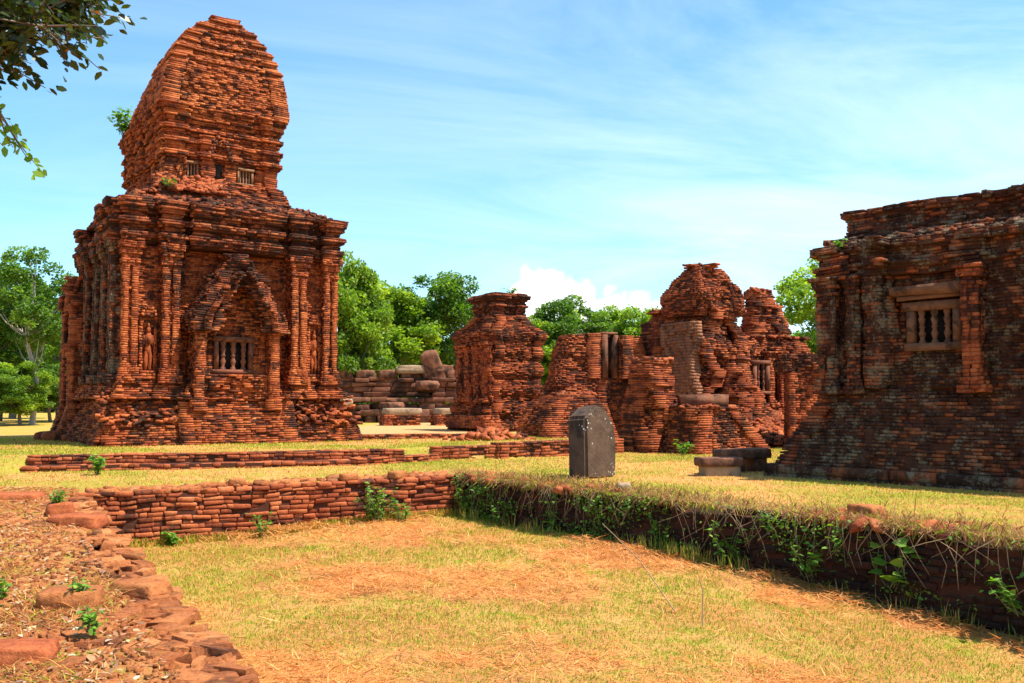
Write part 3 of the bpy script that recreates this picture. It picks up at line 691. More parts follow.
# side vestibule, projecting on the shaded side
b = Bricks(34, h=.058, er=.3, es=1.2, rough=.03, depth=.35, core=.035, drop=.05)
b.run(lambda z: off(rect(.28, 1.0, 4.95, 6.6, front=[(.3, .5, .1)], left=[(5.0, 5.3, .1), (6.2, 6.55, .1)]), .30 * max(0, 1 - z / 1.0) + (.12 if 3.9 < z < 4.3 else 0) - max(0, z - 4.3) * .3), 0, 4.75)
b.build('vestibule', M_RUIN, MT)
for i, (x, y, z, s) in enumerate([(-.25, 4.7, .15, .5), (-.35, 5.6, .12, .45), (.1, 4.2, .12, .35)]): lump('fallen_block', M_RUIN, MT, (x, y, z), (s, s * .8, s * .6), 70 + i)

# ------------------------------------------------------------------ RIGHT HALL
RT = thing('brick_hall', 'long dark weathered brick hall with stone baluster window, cut by the right edge', 'temple', (5.0, 17.6, LZ - .03), R(-47))
b = Bricks(101, h=.2, L=.8, er=.03, es=1, rough=.01, depth=.3, core=.04)
b.run(lambda z: rect(-.12, 11, -.12, 7), -.1, .27); b.build('base_course', M_DARKB, RT)
b = Bricks(102, h=.062, L=.25, er=.13, es=1.1, rough=.035, jit=.005, t0=.45, depth=.36, core=.035, drop=.05)
def rpl(z):
    s = float(np.interp(z, [.25, .9, 1.25, 1.7], [0, .28, .5, .68]))
    return rect(s, 10.9 - s, s * .9, 7 - s, front=[(4.4, 6.1, .15)] if z < 1.55 else [])
b.run(rpl, .27, 1.75); b.build('plinth', M_DARKB, RT)
HP = [(.78, 1.15, .22), (1.3, 1.55, .1), (3.42, 3.7, .22), (4.5, 4.95, .22), (5.5, 6.0, .22), (7.0, 7.4, .2)]
def rbody(z):
    fr = [(1.62, 2.12, .14)] + ([(2.3, 3.36, -.28)] if 2.33 < z < 3.3 else [])
    return rect(.80, 10.3, .62, 6.6, front=fr)
b = Bricks(103, h=.06, L=.26, er=.12, es=.9, rough=.022, t0=.46, depth=.3, core=.035, drop=.04)
b.run(rbody, 1.7, 3.85); b.build('wall', M_DARKB, RT)
for i, (a, c, d) in enumerate(HP): pilaster(RT, 'pilaster', a, c, .64, d + .08, 1.6, 3.8, 110 + i, M_DARKB if i != 2 else M_RUIN, er=.09, h=.068, groove=False)
RC = [(3.75, .05), (3.85, .10), (3.93, .15), (4.02, .05), (4.15, .08), (4.25, .17)]
def rcf(z):
    o = 0
    for zz, v in RC:
        if z >= zz: o = v
    return off(rect(.72, 10.3, .62, 6.6, front=[(a, c, .12) for a, c, d in HP[3:]] + [(.78, 2.1, .1), (2.2, 3.7, .12)]), o)
b = Bricks(104, h=.06, er=.2, es=1.2, rough=.035, t0=.45, depth=.5, core=.035, drop=.06)
b.run(rcf, 3.75, 4.38)
b.run(lambda z: rect(.72 + (z - 4.38) * .5, 10.2, .62 + (z - 4.38) * .9, 6.4), 4.38, 4.58)
n = 300; xs = rng.uniform(.75, 8, n); ys = rng.uniform(.58, 1.0, n); b.loose(xs, ys, 4.36 + (ys - .6) * .5, (.26, .15, .07), .15)
b.build('cornice', M_DARKB, RT)
b = Bricks(105, h=.06, er=.24, es=1.0, rough=.04, t0=.45, depth=.4, core=.035, drop=.04)
def rpar(z):
    o = [0, .04, .06, .03, -.02, -.03, .0, .05, .03, .0][min(9, int((z - 4.45) / .08))]
    return off(rect(1.02, 10.0, .95, 6.1), o)
b.run(rpar, 4.45, 5.1); b.loose(rng.uniform(1.2, 9, 60), rng.uniform(1.05, 1.3, 60), np.full(60, 5.06), (.26, .16, .06), .08); b.build('parapet', M_DARKB, RT)
w = window(RT, 2.54, 3.20, .60, 2.48, 3.06, 3, .13, .24, mat=M_FRAMEH)
a = Acc(); a.box(2.2, 3.5, .40, .66, 3.33, 3.5, j=.012); a.box(2.28, 3.42, .48, .66, 3.262, 3.328, j=.008); a.build('lintel', M_FRAMEH, RT)

# ------------------------------------------------------------------ CENTRE SHRINE
CS = thing('brick_shrine', 'small lone brick shrine tower with narrow capped top, between path and ruined group', 'temple', (-.8, 33.0, TZ - .03), R(35))
T = [(0, -.15, 2.8, -.15, 2.8), (.9, .0, 2.7, .0, 2.65), (1.1, .12, 2.45, .12, 2.5), (3.0, .1, 2.5, .12, 2.5), (3.35, -.02, 2.6, .0, 2.6), (3.75, .0, 2.55, .02, 2.6), (4.1, .3, 2.2, .3, 2.3), (4.38, .55, 1.95, .55, 2.1)]
b = Bricks(121, h=.06, er=.22, es=.9, rough=.035, t0=.46, depth=.4, core=.035, drop=.05, jit=.006)
b.run(lambda z: off(rect(*lerp_table(T, z), left=[(.2, .5, .08), (.8, 1.1, .08), (1.4, 1.7, .08), (2.0, 2.3, .08)] if 1.1 < z < 3.1 else []), .05 * math.sin(z * 9)), 0, 4.35)
b.build('body', M_RUIN, CS)
b = Bricks(122, h=.075, er=.06, es=1.4, rough=.02, depth=.35, core=.035)
b.run(lambda z: off(rect(.62, 1.98, .6, 2.1, front=[(.62, .95, .06), (1.6, 1.95, .06)]), [0, 0, 0, .05, .12, .06, .02, .1, .18, .2, .1][min(10, int((z - 4.3) / .085))]), 4.3, 5.2)
b.build('cap', M_CORN, CS)
for i, y in enumerate((.22, .82, 1.42, 2.02)): side_pilaster(CS, y, y + .3, .12, .14, 1.1, 3.3, 130 + i, M_RUIN, .08)
b = Bricks(123, h=.1, er=.04, depth=.2, core=.035); b.run(lambda z: rect(-.22, .4, -.1, 2.75, left=[(y, y + .09, .05) for y in np.arange(.0, 2.6, .2)]), .15, .62); b.build('ribbed_base', M_RUIN, CS)

# ------------------------------------------------------------------ RUINED GROUP (centre right)
def ruin(name, label, loc, rz, parts, mat=M_RUIN, cat='ruin'):
    t = thing(name, label, cat, loc, rz)
    for (pn, tb, sd, er, p, mt) in parts:
        b = Bricks(sd, h=.062, er=er, es=.85, rough=.032, t0=.42, depth=.5, core=.035, drop=.06, jit=.006)
        z0, z1 = tb[0][0], tb[-1][0]
        def sq(z, tb=tb, sd=sd, amp=(.10 if p >= 50 else .30)):
            x0, x1, y0, y1 = lerp_table(tb, z); q = math.floor(z * 3.2) * .9
            g = [amp * max(0, float(vnoise([[q + .5, k * 3.3 + sd, sd * .7]], sd)[0]) - .35) * 1.6 for k in range(6)]
            return np.array([(x0 + g[0], y0 + g[5]), (x1 - g[1] - g[4], y0 + g[5]), (x1 - g[1] - g[4], y0 + g[5] + g[4] * 1.3 + .01), (x1 - g[1], y0 + g[5] + g[4] * 1.3 + .01), (x1 - g[1], y1 - g[2]), (x0 + g[0], y1 - g[2])])
        b.run((lambda z: rrect(*lerp_table(tb, z), p=p, n=36)) if p < 8 else sq, z0, z1)
        x0, x1, y0, y1 = tb[-1][1:]
        n = int(max(6, (x1 - x0) * (y1 - y0) * 26)); b.loose(rng.uniform(x0, x1, n), rng.uniform(y0, y1, n), np.full(n, z1 - .02), (.27, .16, .09), .18)
        b.build(pn, mt or mat, t)
    return t
A = R(35)
# low front masonry blocks on the court level
r1 = ruin('ruined_gate_block', 'tall ragged brick stump with bulging eroded side, directly right of the stele', (3.78, 25.0, LZ - .03), A,
     [('masonry', [(0, -.1, 1.25, -.1, 1.3), (.9, .0, 1.2, .0, 1.25), (1.8, .05, 1.1, .0, 1.2), (2.62, .1, 1.05, .05, 1.15)], 140, .27, 60, None)])
r2 = ruin('brick_platform', 'low battered brick platform carrying one grey stone slab, left of the hall', (4.95, 24.2, LZ - .03), A,
     [('masonry', [(0, -.05, 3.1, 0, 2.0), (.4, .02, 2.8, .08, 1.95), (1.3, .1, 1.9, .15, 1.9)], 141, .09, 60, None)])
# broken wall with doorway
AW = thing('broken_wall', 'ruined brick wall with stone jambed doorway and rounded broken left end', 'ruin', (1.4, 29.6, TZ - .03), R(22))
b = Bricks(142, h=.06, er=.2, es=.9, rough=.04, t0=.44, depth=.4, core=.035, drop=.05, jit=.006)
b.run(lambda z: rrect(*lerp_table([(0, -.4, 1.8, -.2, 1.6), (1.2, -.05, 1.75, 0, 1.4), (2.2, .1, 1.7, .1, 1.3), (3.0, .4, 1.68, .1, 1.2), (3.38, .6, 1.62, .15, 1.2)], z), p=9, n=36), 0, 3.35)
b.build('wall_end', M_RUIN, AW)
b = Bricks(143, h=.06, er=.07, es=.9, rough=.03, depth=.4, core=.035)
b.run(lambda z: rect(1.6, 2.15, .1, .9) if z > 1.9 else rect(1.6, 4.4, .05, .9), 0, 1.95)
b.run(lambda z: rect(1.2, 1.78, .05, .9), 1.9, 3.4)
b.run(lambda z: rect(2.36, 3.5 - .2 * (z - 1.9), -.15, .9, front=[(2.36, 2.8, .12)]), 1.9, 3.35)
b.build('wall', M_RUIN, AW)
a = Acc(); a.box(1.79, 1.95, .0, .8, 1.9, 3.36, j=.01); a.box(2.2, 2.35, .02, .8, 1.9, 3.36, j=.01); a.box(1.75, 2.36, .05, .7, 3.364, 3.46, j=.01); a.build('door_frame', M_DSTONE, AW)
v = Acc(); v.box(1.95, 2.2, .6, .7, 1.9, 3.3); v.build('doorway', M_DSTONE, AW)
r3 = ruin('brick_ramp', 'low sloping brick mound at the foot of the broken wall, behind the stele', (1.15, 27.6, TZ - .25), R(26),
     [('masonry', [(0, -.2, 2.6, -.1, 2.2), (.6, -.1, 2.5, .1, 2.2), (1.25, .25, 2.3, .35, 2.2), (1.6, .9, 2.1, .8, 2.2)], 144, .12, 60, None)])
# the tall eroded tower
r4 = ruin('eroded_tower', 'tallest ruined tower of the central group with overhanging rounded brick head', (6.02, 29.0, LZ), A,
     [('shaft', [(0, -.2, 2.9, -.3, 2.0), (1.2, -.1, 2.7, -.1, 2.0), (2.2, .0, 2.9, .0, 2.0), (3.4, .0, 2.85, .05, 2.0), (4.0, .1, 2.7, .1, 1.9), (4.4, .1, 2.2, .1, 1.8)], 145, .6, 14, None),
      ('head', [(4.2, .0, 2.1, .0, 1.8), (4.45, -.1, 2.25, -.1, 1.9), (4.9, -.12, 2.25, -.1, 1.9), (5.25, .0, 2.1, .0, 1.75), (5.6, .15, 1.75, .15, 1.5), (5.8, .32, 1.5, .3, 1.35), (5.95, .75, 1.0, .7, .95)], 146, .34, 7, None),
      ('side_shoulder', [(0, -.1, 1.4, 1.7, 3.2), (2.5, .0, 1.4, 1.8, 3.1), (4.0, .1, 1.4, 1.8, 3.0), (4.5, .2, 1.4, 1.9, 2.6)], 147, .3, 20, None),
      ('front_buttress', [(0, 1.0, 2.8, -.9, .6), (1.5, 1.1, 2.6, -.6, .6), (2.4, 1.2, 2.4, -.3, .6), (3.2, 1.5, 2.2, .0, .6)], 148, .5, 9, None)])
a_ = Acc(); pm = Bricks(149, h=.1, L=.4, er=.3, es=1.1, rough=.012, depth=.2, core=.03, t0=.5)
pm.run(lambda z: rect(-.12, .3, .2 + .1 * math.sin(z * 3), 1.7), 1.6, 4.0); pm.build('plastered_face', M_PLAST, r4)
# the smaller ruined tower with window
r5 = ruin('windowed_ruin_tower', 'ruined brick tower with small barred window and pointed stepped top, right of the rounded head', (7.72, 30.4, LZ), R(20),
     [('base', [(0, -.6, 3.3, -.9, 2.0), (.6, -.4, 3.0, -.5, 2.0), (1.3, -.2, 2.8, -.1, 2.0)], 150, .2, 12, None),
      ('shaft', [(1.2, -.2, 3.1, .1, 2.0), (2.6, -.2, 3.1, .1, 1.9), (3.2, -.25, 3.1, .0, 1.9), (3.6, .1, 2.9, .2, 1.8)], 151, .2, 30, None),
      ('top', [(3.5, .45, 2.6, .3, 1.8), (4.0, .75, 2.3, .4, 1.6), (4.9, .9, 2.0, .6, 1.4), (5.3, .95, 1.85, .7, 1.35)], 152, .24, 16, None),
      ('broken_vault', [(3.5, 1.5, 2.95, .8, 1.9), (4.1, 1.6, 2.65, .9, 1.9), (4.6, 1.7, 2.6, 1.0, 1.9), (4.8, 1.9, 2.4, 1.1, 1.8)], 153, .24, 9, None)])
for i, (x0, x1) in enumerate([(.05, .28), (1.02, 1.24), (1.5, 1.72), (2.5, 2.75)]): pilaster(r5, 'pilaster', x0, x1, .18, .2, 1.2, 3.1, 160 + i, M_RUIN, h=.08, groove=False, er=.07)
window(r5, .50, .90, -.02, 1.75, 2.65, 2, .11, .18, mat=M_FRAMED)
bb = Bricks(158, h=.07, L=.24, er=.02, rough=.008, depth=.2, core=.035); 
r6 = thing('side_wall', 'plain flat faced brick wall with ragged top, half hidden by the dark hall', 'ruin', (8.25, 27.2, LZ - .05), R(-4))
bb.run(lambda z: rect(0, 3.0, 0, .7), 0, 2.35); bb.build('wall', M_RUIN, r6)
bb = Bricks(159, h=.08, er=.2, es=1.3, rough=.05, t0=.4, depth=.4, core=.035, drop=.1); bb.run(lambda z: rrect(-.25, 3.1, -.1, .9, 12, 30), 2.33, 2.9); bb.build('coping', M_CORN, r6)
# rubble slope and slab
rb = Bricks(170); n = 700; xs = rng.uniform(0, 3.6, n); ys = rng.uniform(0, 2.6, n); rb.loose(xs, ys, .05 + ys * .42 * np.clip(1.2 - abs(xs - 1.6) / 2.2, 0, 1) + rng.uniform(0, .08, n), (.26, .18, .1), .3)
t = thing('brick_rubble', 'heap of fallen brick rubble below the barred window of the ruined tower', 'rubble', (6.9, 27.6, LZ), R(10)); rb.build('heap', M_RUIN, t)
mound = lump('heap_core', M_RUIN, t, (1.7, 2.2, .0), (3.7, 3.0, 1.3), 171, .2)
s = Acc(); s.box(0, 1.25, 0, .6, 0, .3, j=.02); o = s.build('stone_slab', M_DSTONE, None, loc=(4.75, 24.95, LZ + 1.28)); o.rotation_euler = (0, 0, R(12))
tag(o, 'long pale grey stone slab lying on top of the low battered brick platform', 'stone slab')

# ------------------------------------------------------------------ stele
import bmesh
def stele():
    bm = bmesh.new(); prof = [(-.47, 0), (.46, 0), (.49, .7), (.44, .98), (.24, 1.26), (.06, 1.38), (-.12, 1.39), (-.48, 1.16)]
    dp = .46; vs0 = [bm.verts.new((x, -dp / 2, z)) for x, z in prof]; vs1 = [bm.verts.new((x * .97, dp / 2, z * .985)) for x, z in prof]
    bm.faces.new(vs0); bm.faces.new(vs1[::-1])
    for i in range(8): bm.faces.new([vs0[i], vs1[i], vs1[(i + 1) % 8], vs0[(i + 1) % 8]])
    bmesh.ops.recalc_face_normals(bm, faces=bm.faces)
    bmesh.ops.bevel(bm, geom=bm.edges[:], offset=.05, segments=3, affect='EDGES')
    bmesh.ops.triangulate(bm, faces=bm.faces)
    bmesh.ops.subdivide_edges(bm, edges=bm.edges, cuts=3, use_grid_fill=True)
    for v in bm.verts:
        p = np.array([v.co]) ; v.co += v.normal * (float(fbm(p * 5, 3)[0]) - .5) * .035
    me = bpy.data.meshes.new('stele'); bm.to_mesh(me); bm.free(); return me
o = link('stele', stele(), M_STELE, None, (1.51, 17.25, LZ - .03)); o.rotation_euler = (R(-1.5), R(1), R(48))
tag(o, 'upright lichen spotted grey stone stele with pointed top, standing alone on the grass', 'stele')
# stone slabs by the hall
t = thing('stone_bench', 'short stone slab with darker cap, nearer of the two slabs beside the hall', 'stone block', (3.62, 17.35, LZ), R(8))
lump('cap', M_DSTONE, t, (.38, .2, .27), (.86, .5, .17), 180, .05, 3, boxy=.8); lump('support', M_STONE, t, (.40, .22, .10), (.70, .42, .24), 181, .05, 3, boxy=.85)
t = thing('stone_bench', 'longer stone slab on low blocks touching the corner of the dark hall', 'stone block', (4.35, 18.3, LZ), R(28))
lump('cap', M_DSTONE, t, (.5, .2, .36), (1.2, .5, .2), 182, .05, 3, boxy=.8); lump('support', M_DSTONE, t, (.2, .2, .13), (.42, .4, .34), 183, .06, 3, boxy=.8); lump('support', M_DSTONE, t, (.85, .2, .13), (.3, .4, .34), 184, .06, 3, boxy=.8)

# ------------------------------------------------------------------ background dark stone ruin
BG = thing('stone_ruin', 'long low ruin of dark sandstone blocks in front of the trees, behind the path', 'ruin', (-9.6, 47.0, TZ), R(4))
def blocks(name, x0, x1, y, z0, z1, bh, seed, mat, parent, thick=.9, miss=.0):
    a = Acc(); r = np.random.default_rng(seed); z = z0; a.box(x0 + .1, x1 - .1, y + .26, y + thick - .1, z0, z1 - .05, .3)
    while z < z1 - .05:
        h = bh * r.uniform(.8, 1.2); x = x0 + r.uniform(-.2, .2)
        while x < x1:
            w = r.uniform(.5, 1.5)
            if r.uniform() > miss: a.box(x + .01, x + w - .01, y + r.uniform(-.22, .22), y + thick, z + .005, z + h - .01, r.uniform(), .04)
            x += w
        z += h
    o = a.build(name, mat, parent); m = o.modifiers.new('soft', 'BEVEL'); m.width = .03; m.segments = 2; return o
blocks('lower_wall', 0, 8.6, 0, -.05, 1.0, .33, 190, M_DSTONE, BG, 1.4)
blocks('step', 2.0, 8.2, -1.0, 0, .5, .3, 191, M_DSTONE, BG, .95)
blocks('moulding', -.3, 8.6, -.2, 1.02, 1.3, .26, 192, M_DSTONE, BG, 1.6)
blocks('upper_wall', -.2, 8.4, .35, 1.3, 2.35, .26, 193, M_DSTONE, BG, 1.2, .03)
for i in range(6): lump('block', M_DSTONE, BG, (.8 + 1.15 * i, .8, 2.5), (1.0, .8, .45), 400 + i, .1, 3, .1 * i, boxy=.75)
for i, (x, z, sx, sz) in enumerate([(4.4, 2.75, 1.6, .45), (6.0, 2.75, 1.1, .5), (5.2, 1.9, 1.1, .5), (.8, 1.0, 1.0, .5), (3.4, .8, 1.2, .5)]):
    lump('boulder', M_DSTONE if i % 3 else M_STONE, BG, (x, -.1 if z < 2 else .7, z), (sx, .9, sz), 195 + i, .12, 3, rz=.2 * i, boxy=.6)
ST = lump('standing_stone', M_DSTONE, None, (-4.1, 47.9, TZ + 2.75), (.95, .6, 2.0), 210, .12, 3, boxy=.6); ST.rotation_euler = (R(4), R(-20), 0)
tag(ST, 'leaning reddish standing stone propped above the dark block ruin', 'standing stone')
for i, (x, w, lab) in enumerate([(-5.75, 1.7, 'square brick plinth with flat stone top beside the sandy path, nearer the big tower'), (-3.4, 1.75, 'square brick plinth with flat stone top beside the sandy path, nearer the small shrine')]):
    t = thing('brick_plinth', lab, 'plinth', (x, 41.0, TZ), R(18), 'plinths by the path')
    b = Bricks(220 + i, h=.08, er=.04, depth=.2, core=.035); b.run(lambda z: rect(0, w, 0, 1.2), 0, .5); b.build('masonry', M_RUIN, t)
    lump('top_slab', M_STONE, t, (w * .55, .6, .62), (w, 1.2, .32), 222 + i, .05, 3, boxy=.8)

# ------------------------------------------------------------------ pit walls, steps, kerbs
dL = (PF - PL) / np.hypot(*(PF - PL)); nL = np.array([dL[1], -dL[0]])
t, b = strip(PL - dL * .4, PF + dL * .25, .45, 0, LZ + .04, 230, M_RETAIN, 'retaining_wall', 'sunlit red brick retaining wall of the sunken lawn, running left to right', 'wall', .03, .08, h=.075, L=.33, er=.05, es=1.6, rough=.03, jit=.009, depth=.22, core=.035, drop=.04, bevel=.010, warp=.06)
dR = (PR - PF) / np.hypot(*(PR - PF))
t, b = strip(PF - dR * .35, PF + PRd * 1.9, .45, 0, LZ + .02, 231, M_RETAIN_SHADE, 'retaining_wall', 'dark shaded brick retaining wall overgrown with vines, right side of the sunken lawn', 'wall', .03, .1, h=.082, L=.30, er=.12, es=1.3, rough=.04, jit=.011, depth=.25, core=.035, drop=.08, bevel=.010, warp=.07)
dE = (PL - PE) / np.hypot(*(PL - PE))
E0 = np.array([1.9, -1.0])
t, b = strip(E0, PL + dE * .3, .5, 0, LZ - .02, 232, M_LEDGE, 'retaining_wall', 'crumbling brick edge of the foreground ledge, left of the sunken lawn', 'wall', .0, .09, h=.065, L=.3, er=.10, es=1.6, rough=.05, jit=.006, depth=.3, core=.035, drop=.06, bevel=.006, t0=.4)
# worn brick paving on the ledge, mostly buried
pv = Bricks(233, jit=.012, warp=.02)
n = 2600; yy = rng.uniform(3.0, 14.2, n); edge = PE[0] + (PL[0] - PE[0]) * (yy - PE[1]) / (PL[1] - PE[1]); xx = edge - .02 - rng.uniform(0, 1, n) ** 1.2 * 5.2
kk = (fbm2(xx, yy, .9, 44) > .50) | ((xx > edge - .6) & (rng.uniform(0, 1, n) < .8))
xx, yy = xx[kk], yy[kk]; pv.loose(xx, yy, np.maximum(gh(xx, yy), LZ - .02) - .04 + rng.uniform(-.02, .02, len(xx)), (.26, .15, .06), .045)
o = pv.build('paving', M_LEDGE); m = o.modifiers.new('soft', 'BEVEL'); m.width = .008; m.segments = 2; tag(o, kind='structure')
cq = Bricks(235, jit=.006, warp=.02); n = 190; f = rng.uniform(0, 1, n); bk = rng.uniform(.15, .75, n) ; cq.loose(PL[0] + (PF - PL)[0] * f - nL[0] * bk, PL[1] + (PF - PL)[1] * f - nL[1] * bk, LZ - .02 + rng.uniform(-.02, .03, n), (.28, .16, .08), .12); cq.build('coping', M_LEDGE)['kind'] = 'structure'
cp = Bricks(234, jit=.01, warp=.02); n = 420; f = rng.uniform(-.02, 1.5, n); bk = rng.uniform(.0, .55, n); kk = fbm2(f * 9, f * 0, 1, 46, 3) > .46; f, bk = f[kk], bk[kk]
cp.loose(PF[0] + PRd[0] * f + .79 * bk, PF[1] + PRd[1] * f + .62 * bk, LZ - .03 + rng.uniform(-.01, .05, len(f)), (.28, .17, .08), .15); cp.build('coping', M_RETAIN)['kind'] = 'structure'
for i, (x, y, z, sx, sy, sz, rz, lab) in enumerate([
    (-3.1, 6.5, .78, .40, .30, .2, .2, 'raised orange brick lump on the foreground ledge with weeds round it'),
    (-2.78, 5.2, .76, .42, .25, .16, .1, 'flat grey brown slab at the lower left edge of the ledge'),
    (-5.1, 10.8, .76, .6, .35, .2, -.1, 'dark edged brick slab near the corner of the sunlit retaining wall'),
    (-5.7, 11.6, .80, .30, .26, .22, .5, 'round dark stone with a grass tuft on the ledge'),
    (-2.85, 7.1, .74, .4, .24, .14, -.4, 'flat reddish stone on the ledge edge halfway down'),
    (-7.3, 13.4, .76, .9, .4, .18, .1, 'grey slab at the far left end of the ledge')]):
    tag(lump('loose_stone', M_LEDGE if i in (0, 4) else M_RETAIN, None, (x, y, z), (sx, sy, sz), 240 + i, .12, 3, rz, .6, .7), lab, 'stone')
for i, (x, y, s_, lab) in enumerate([(-4.6, 15.35, .2, 'small orange brick fragment left of the middle on the sunlit retaining wall'), (-2.9, 16.3, .24, 'pair-sized brick lump on the sunlit retaining wall top near the corner'), (-2.1, 16.8, .26, 'broken brick on top of the retaining wall close to its far corner'), (1.75, 14.35, .26, 'pale stone on the lip of the overgrown wall, below the hall'), (4.35, 11.3, .3, 'red brick fragment on the lip of the overgrown wall toward the right edge')]):
    tag(lump('loose_brick', M_LEDGE if i != 3 else M_STONE, None, (x, y, LZ + .085), (s_ * 1.3, s_ * .8, s_ * .55), 250 + i, .1, 2, .5 * i, .7, .75), lab, 'brick')
# long low steps in front of the big tower
def step_run(px, lab, name, seed, mat=M_RETAIN, cat='steps', **kw): return strip(px[0], px[1], kw.pop('th', .4), kw.pop('z0'), kw.pop('z1'), seed, mat, name, lab, cat, 0, 0, h=.075, L=.3, er=.05, es=1.2, rough=.03, jit=.005, depth=.25, core=.035, bevel=.008, **kw)
step_run(((-9.85, 18.35), (-3.55, 20.15)), 'lower long brick step in front of the big tower', 'brick_step', 260, z0=LZ, z1=LZ + .15, th=.5)
step_run(((-9.9, 18.72), (-2.45, 20.95)), 'upper long brick step in front of the big tower', 'brick_step', 261, z0=LZ, z1=TZ + .02, th=.35)
step_run(((-3.4, 20.2), (-1.7, 21.7)), 'short low brick kerb crossing the grass right of the long steps', 'brick_kerb', 262, z0=LZ, z1=LZ + .17, cat='kerb')
step_run(((-1.9, 22.05), (-.3, 22.7)), 'short brick kerb left of the low terrace wall', 'brick_kerb', 263, z0=LZ, z1=TZ + .03, cat='kerb')
step_run(((-.3, 22.6), (3.1, 25.1)), 'low brick terrace wall between the small shrine and the stele', 'terrace_wall', 264, M_RUIN, z0=LZ, z1=TZ + .1, cat='wall')
step_run(((-4.6, 26.6), (-1.0, 27.6)), 'long straight brick kerb edging the sandy path', 'brick_kerb', 265, z0=TZ - .05, z1=TZ + .17, cat='kerb')
lump_t = thing('brick_rubble', 'small pile of broken bricks at the end of the sandy path kerb', 'rubble', (-.6, 26.4, TZ), 0)
rb = Bricks(266); n = 90; xs = rng.normal(0, .45, n); ys = rng.normal(0, .45, n); rb.loose(xs, ys, np.clip(.28 - .3 * np.hypot(xs, ys), 0, 1), (.3, .2, .12), .35); rb.build('heap', M_RETAIN, lump_t)

# ------------------------------------------------------------------ leaves and trees
LEAF = np.array([[0, 0, 0], [.28, .34, .05], [.2, .75, .03], [0, 1, -.06], [-.2, .75, .03], [-.28, .34, .05]])
def leaves(P, size, up=.5, r=None, shape=LEAF, tint=None, dirs=None, flat=False):
    """P: (n,3); one small hexagonal leaf at each point, returns verts, faces"""
    r = r or rng; n = len(P)
    d = r.normal(0, 1, (n, 3)) if dirs is None else dirs + r.normal(0, .35, (n, 3)); d[:, 2] = d[:, 2] * .6 - .15; d /= np.linalg.norm(d, axis=1)[:, None]
    nn = r.normal(0, 1, (n, 3)) * (1 - up) + np.array([0, 0, up * 2]); s = np.cross(d, nn); s /= np.linalg.norm(s, axis=1)[:, None] + 1e-9; q = np.cross(s, d)
    sz = np.broadcast_to(size, (n,)) * r.uniform(.65, 1.25, n)
    V = P[:, None] + sz[:, None, None] * (shape[None, :, :1] * s[:, None] + shape[None, :, 1:2] * d[:, None] + shape[None, :, 2:] * q[:, None])
    k = len(shape); return V.reshape(-1, 3), (np.arange(n * k)).reshape(n, k)
QUAD = np.array([[0, 0, 0], [.38, .5, .0], [0, 1, 0], [-.38, .5, .0]])
def tree_mesh(seed, H, cr, ch, nclump, lpc, leaf, trunk_r, mat, bark, clump=.9, low=.35, shape=QUAD):
    r = np.random.default_rng(seed)
    t = Acc(); tp = np.array([[0, 0, 0], [.1, .05, H * .25], [-.05, .1, H * .5], [.12, 0, H * .75], [.1, .05, H * .93]]); tp[:, :2] += r.normal(0, .03 * H, (5, 2)) * np.array([[0], [.4], [1], [1], [1]])
    t.tube(tp, [trunk_r, trunk_r * .8, trunk_r * .6, trunk_r * .35, trunk_r * .1], 8)
    C = []
    while len(C) < nclump:
        v = r.uniform(-1, 1, 3); q = np.linalg.norm(v)
        if q > 1 or q < .35: continue
        # broader lower, narrower top and uneven
        wob = .60 + .75 * fbm(np.array([[v[0] * 1.4 + seed, v[1] * 1.4, v[2] * 1.6]]), seed)[0]
        C.append([v[0] * cr * wob, v[1] * cr * wob, H - ch / 2 + v[2] * ch / 2 * wob])
    C = np.array(C)
    for c in C[: min(len(C), 26)]:
        f = np.clip((c[2] - ch * .35) / H, .2, .85); s0 = np.array([np.interp(f * H, tp[:, 2], tp[:, i]) for i in range(3)])
        mid = (s0 + c) / 2 + np.array([0, 0, -.04 * H]); t.tube([s0, mid, c], [trunk_r * .32, trunk_r * .2, trunk_r * .06], 5)
    V = []; T = []
    for c in C:
        s = clump * r.uniform(.3, 1.12); k = int(lpc * (s / clump) ** 1.6 * 1.1)
        p = r.normal(0, 1, (k, 3)); p /= np.linalg.norm(p, axis=1)[:, None]; p *= (r.uniform(.2, 1, k) ** .45)[:, None] * np.array([s, s, s * .62])
        V.append(c + p); T.append(np.clip(r.normal(.5, .16, k) + r.normal(0, .14), 0, 1))
    P = np.concatenate(V); T = np.concatenate(T)
    LV, LF = leaves(P, leaf, .45, r, shape)
    me = new_mesh('crown', LV, LF.ravel(), np.arange(len(LF)) * LF.shape[1], {'tint': ('FLOAT', T)}); me.materials.append(mat)
    tm = t.mesh('trunk', True); tm.materials.append(bark); return tm, me
PROTO = [tree_mesh(1, 9, 3.4, 7.2, 88, 420, .22, .22, M_LEAF, M_BARK, 1.0), tree_mesh(2, 10, 3.8, 8.0, 104, 400, .23, .25, M_LEAFD, M_BARK, 1.05),
         tree_mesh(3, 8, 2.6, 6.6, 62, 380, .19, .17, M_LEAF, M_PALEBARK, .85), tree_mesh(4, 11, 3.2, 6.5, 70, 300, .21, .2, M_LEAFD, M_PALEBARK, .95)]
def tree(label, x, y, k, sc, rz, squash=1.0, z=TZ):
    t = thing('broadleaf_tree', label, 'tree', (x, y, z), rz, 'trees behind the ruins'); t.scale = (sc, sc, sc * squash)
    link('trunk', PROTO[k][0], None, t); link('crown', PROTO[k][1], None, t)
def at(px, Yd): return (px - 512) / 910 * Yd
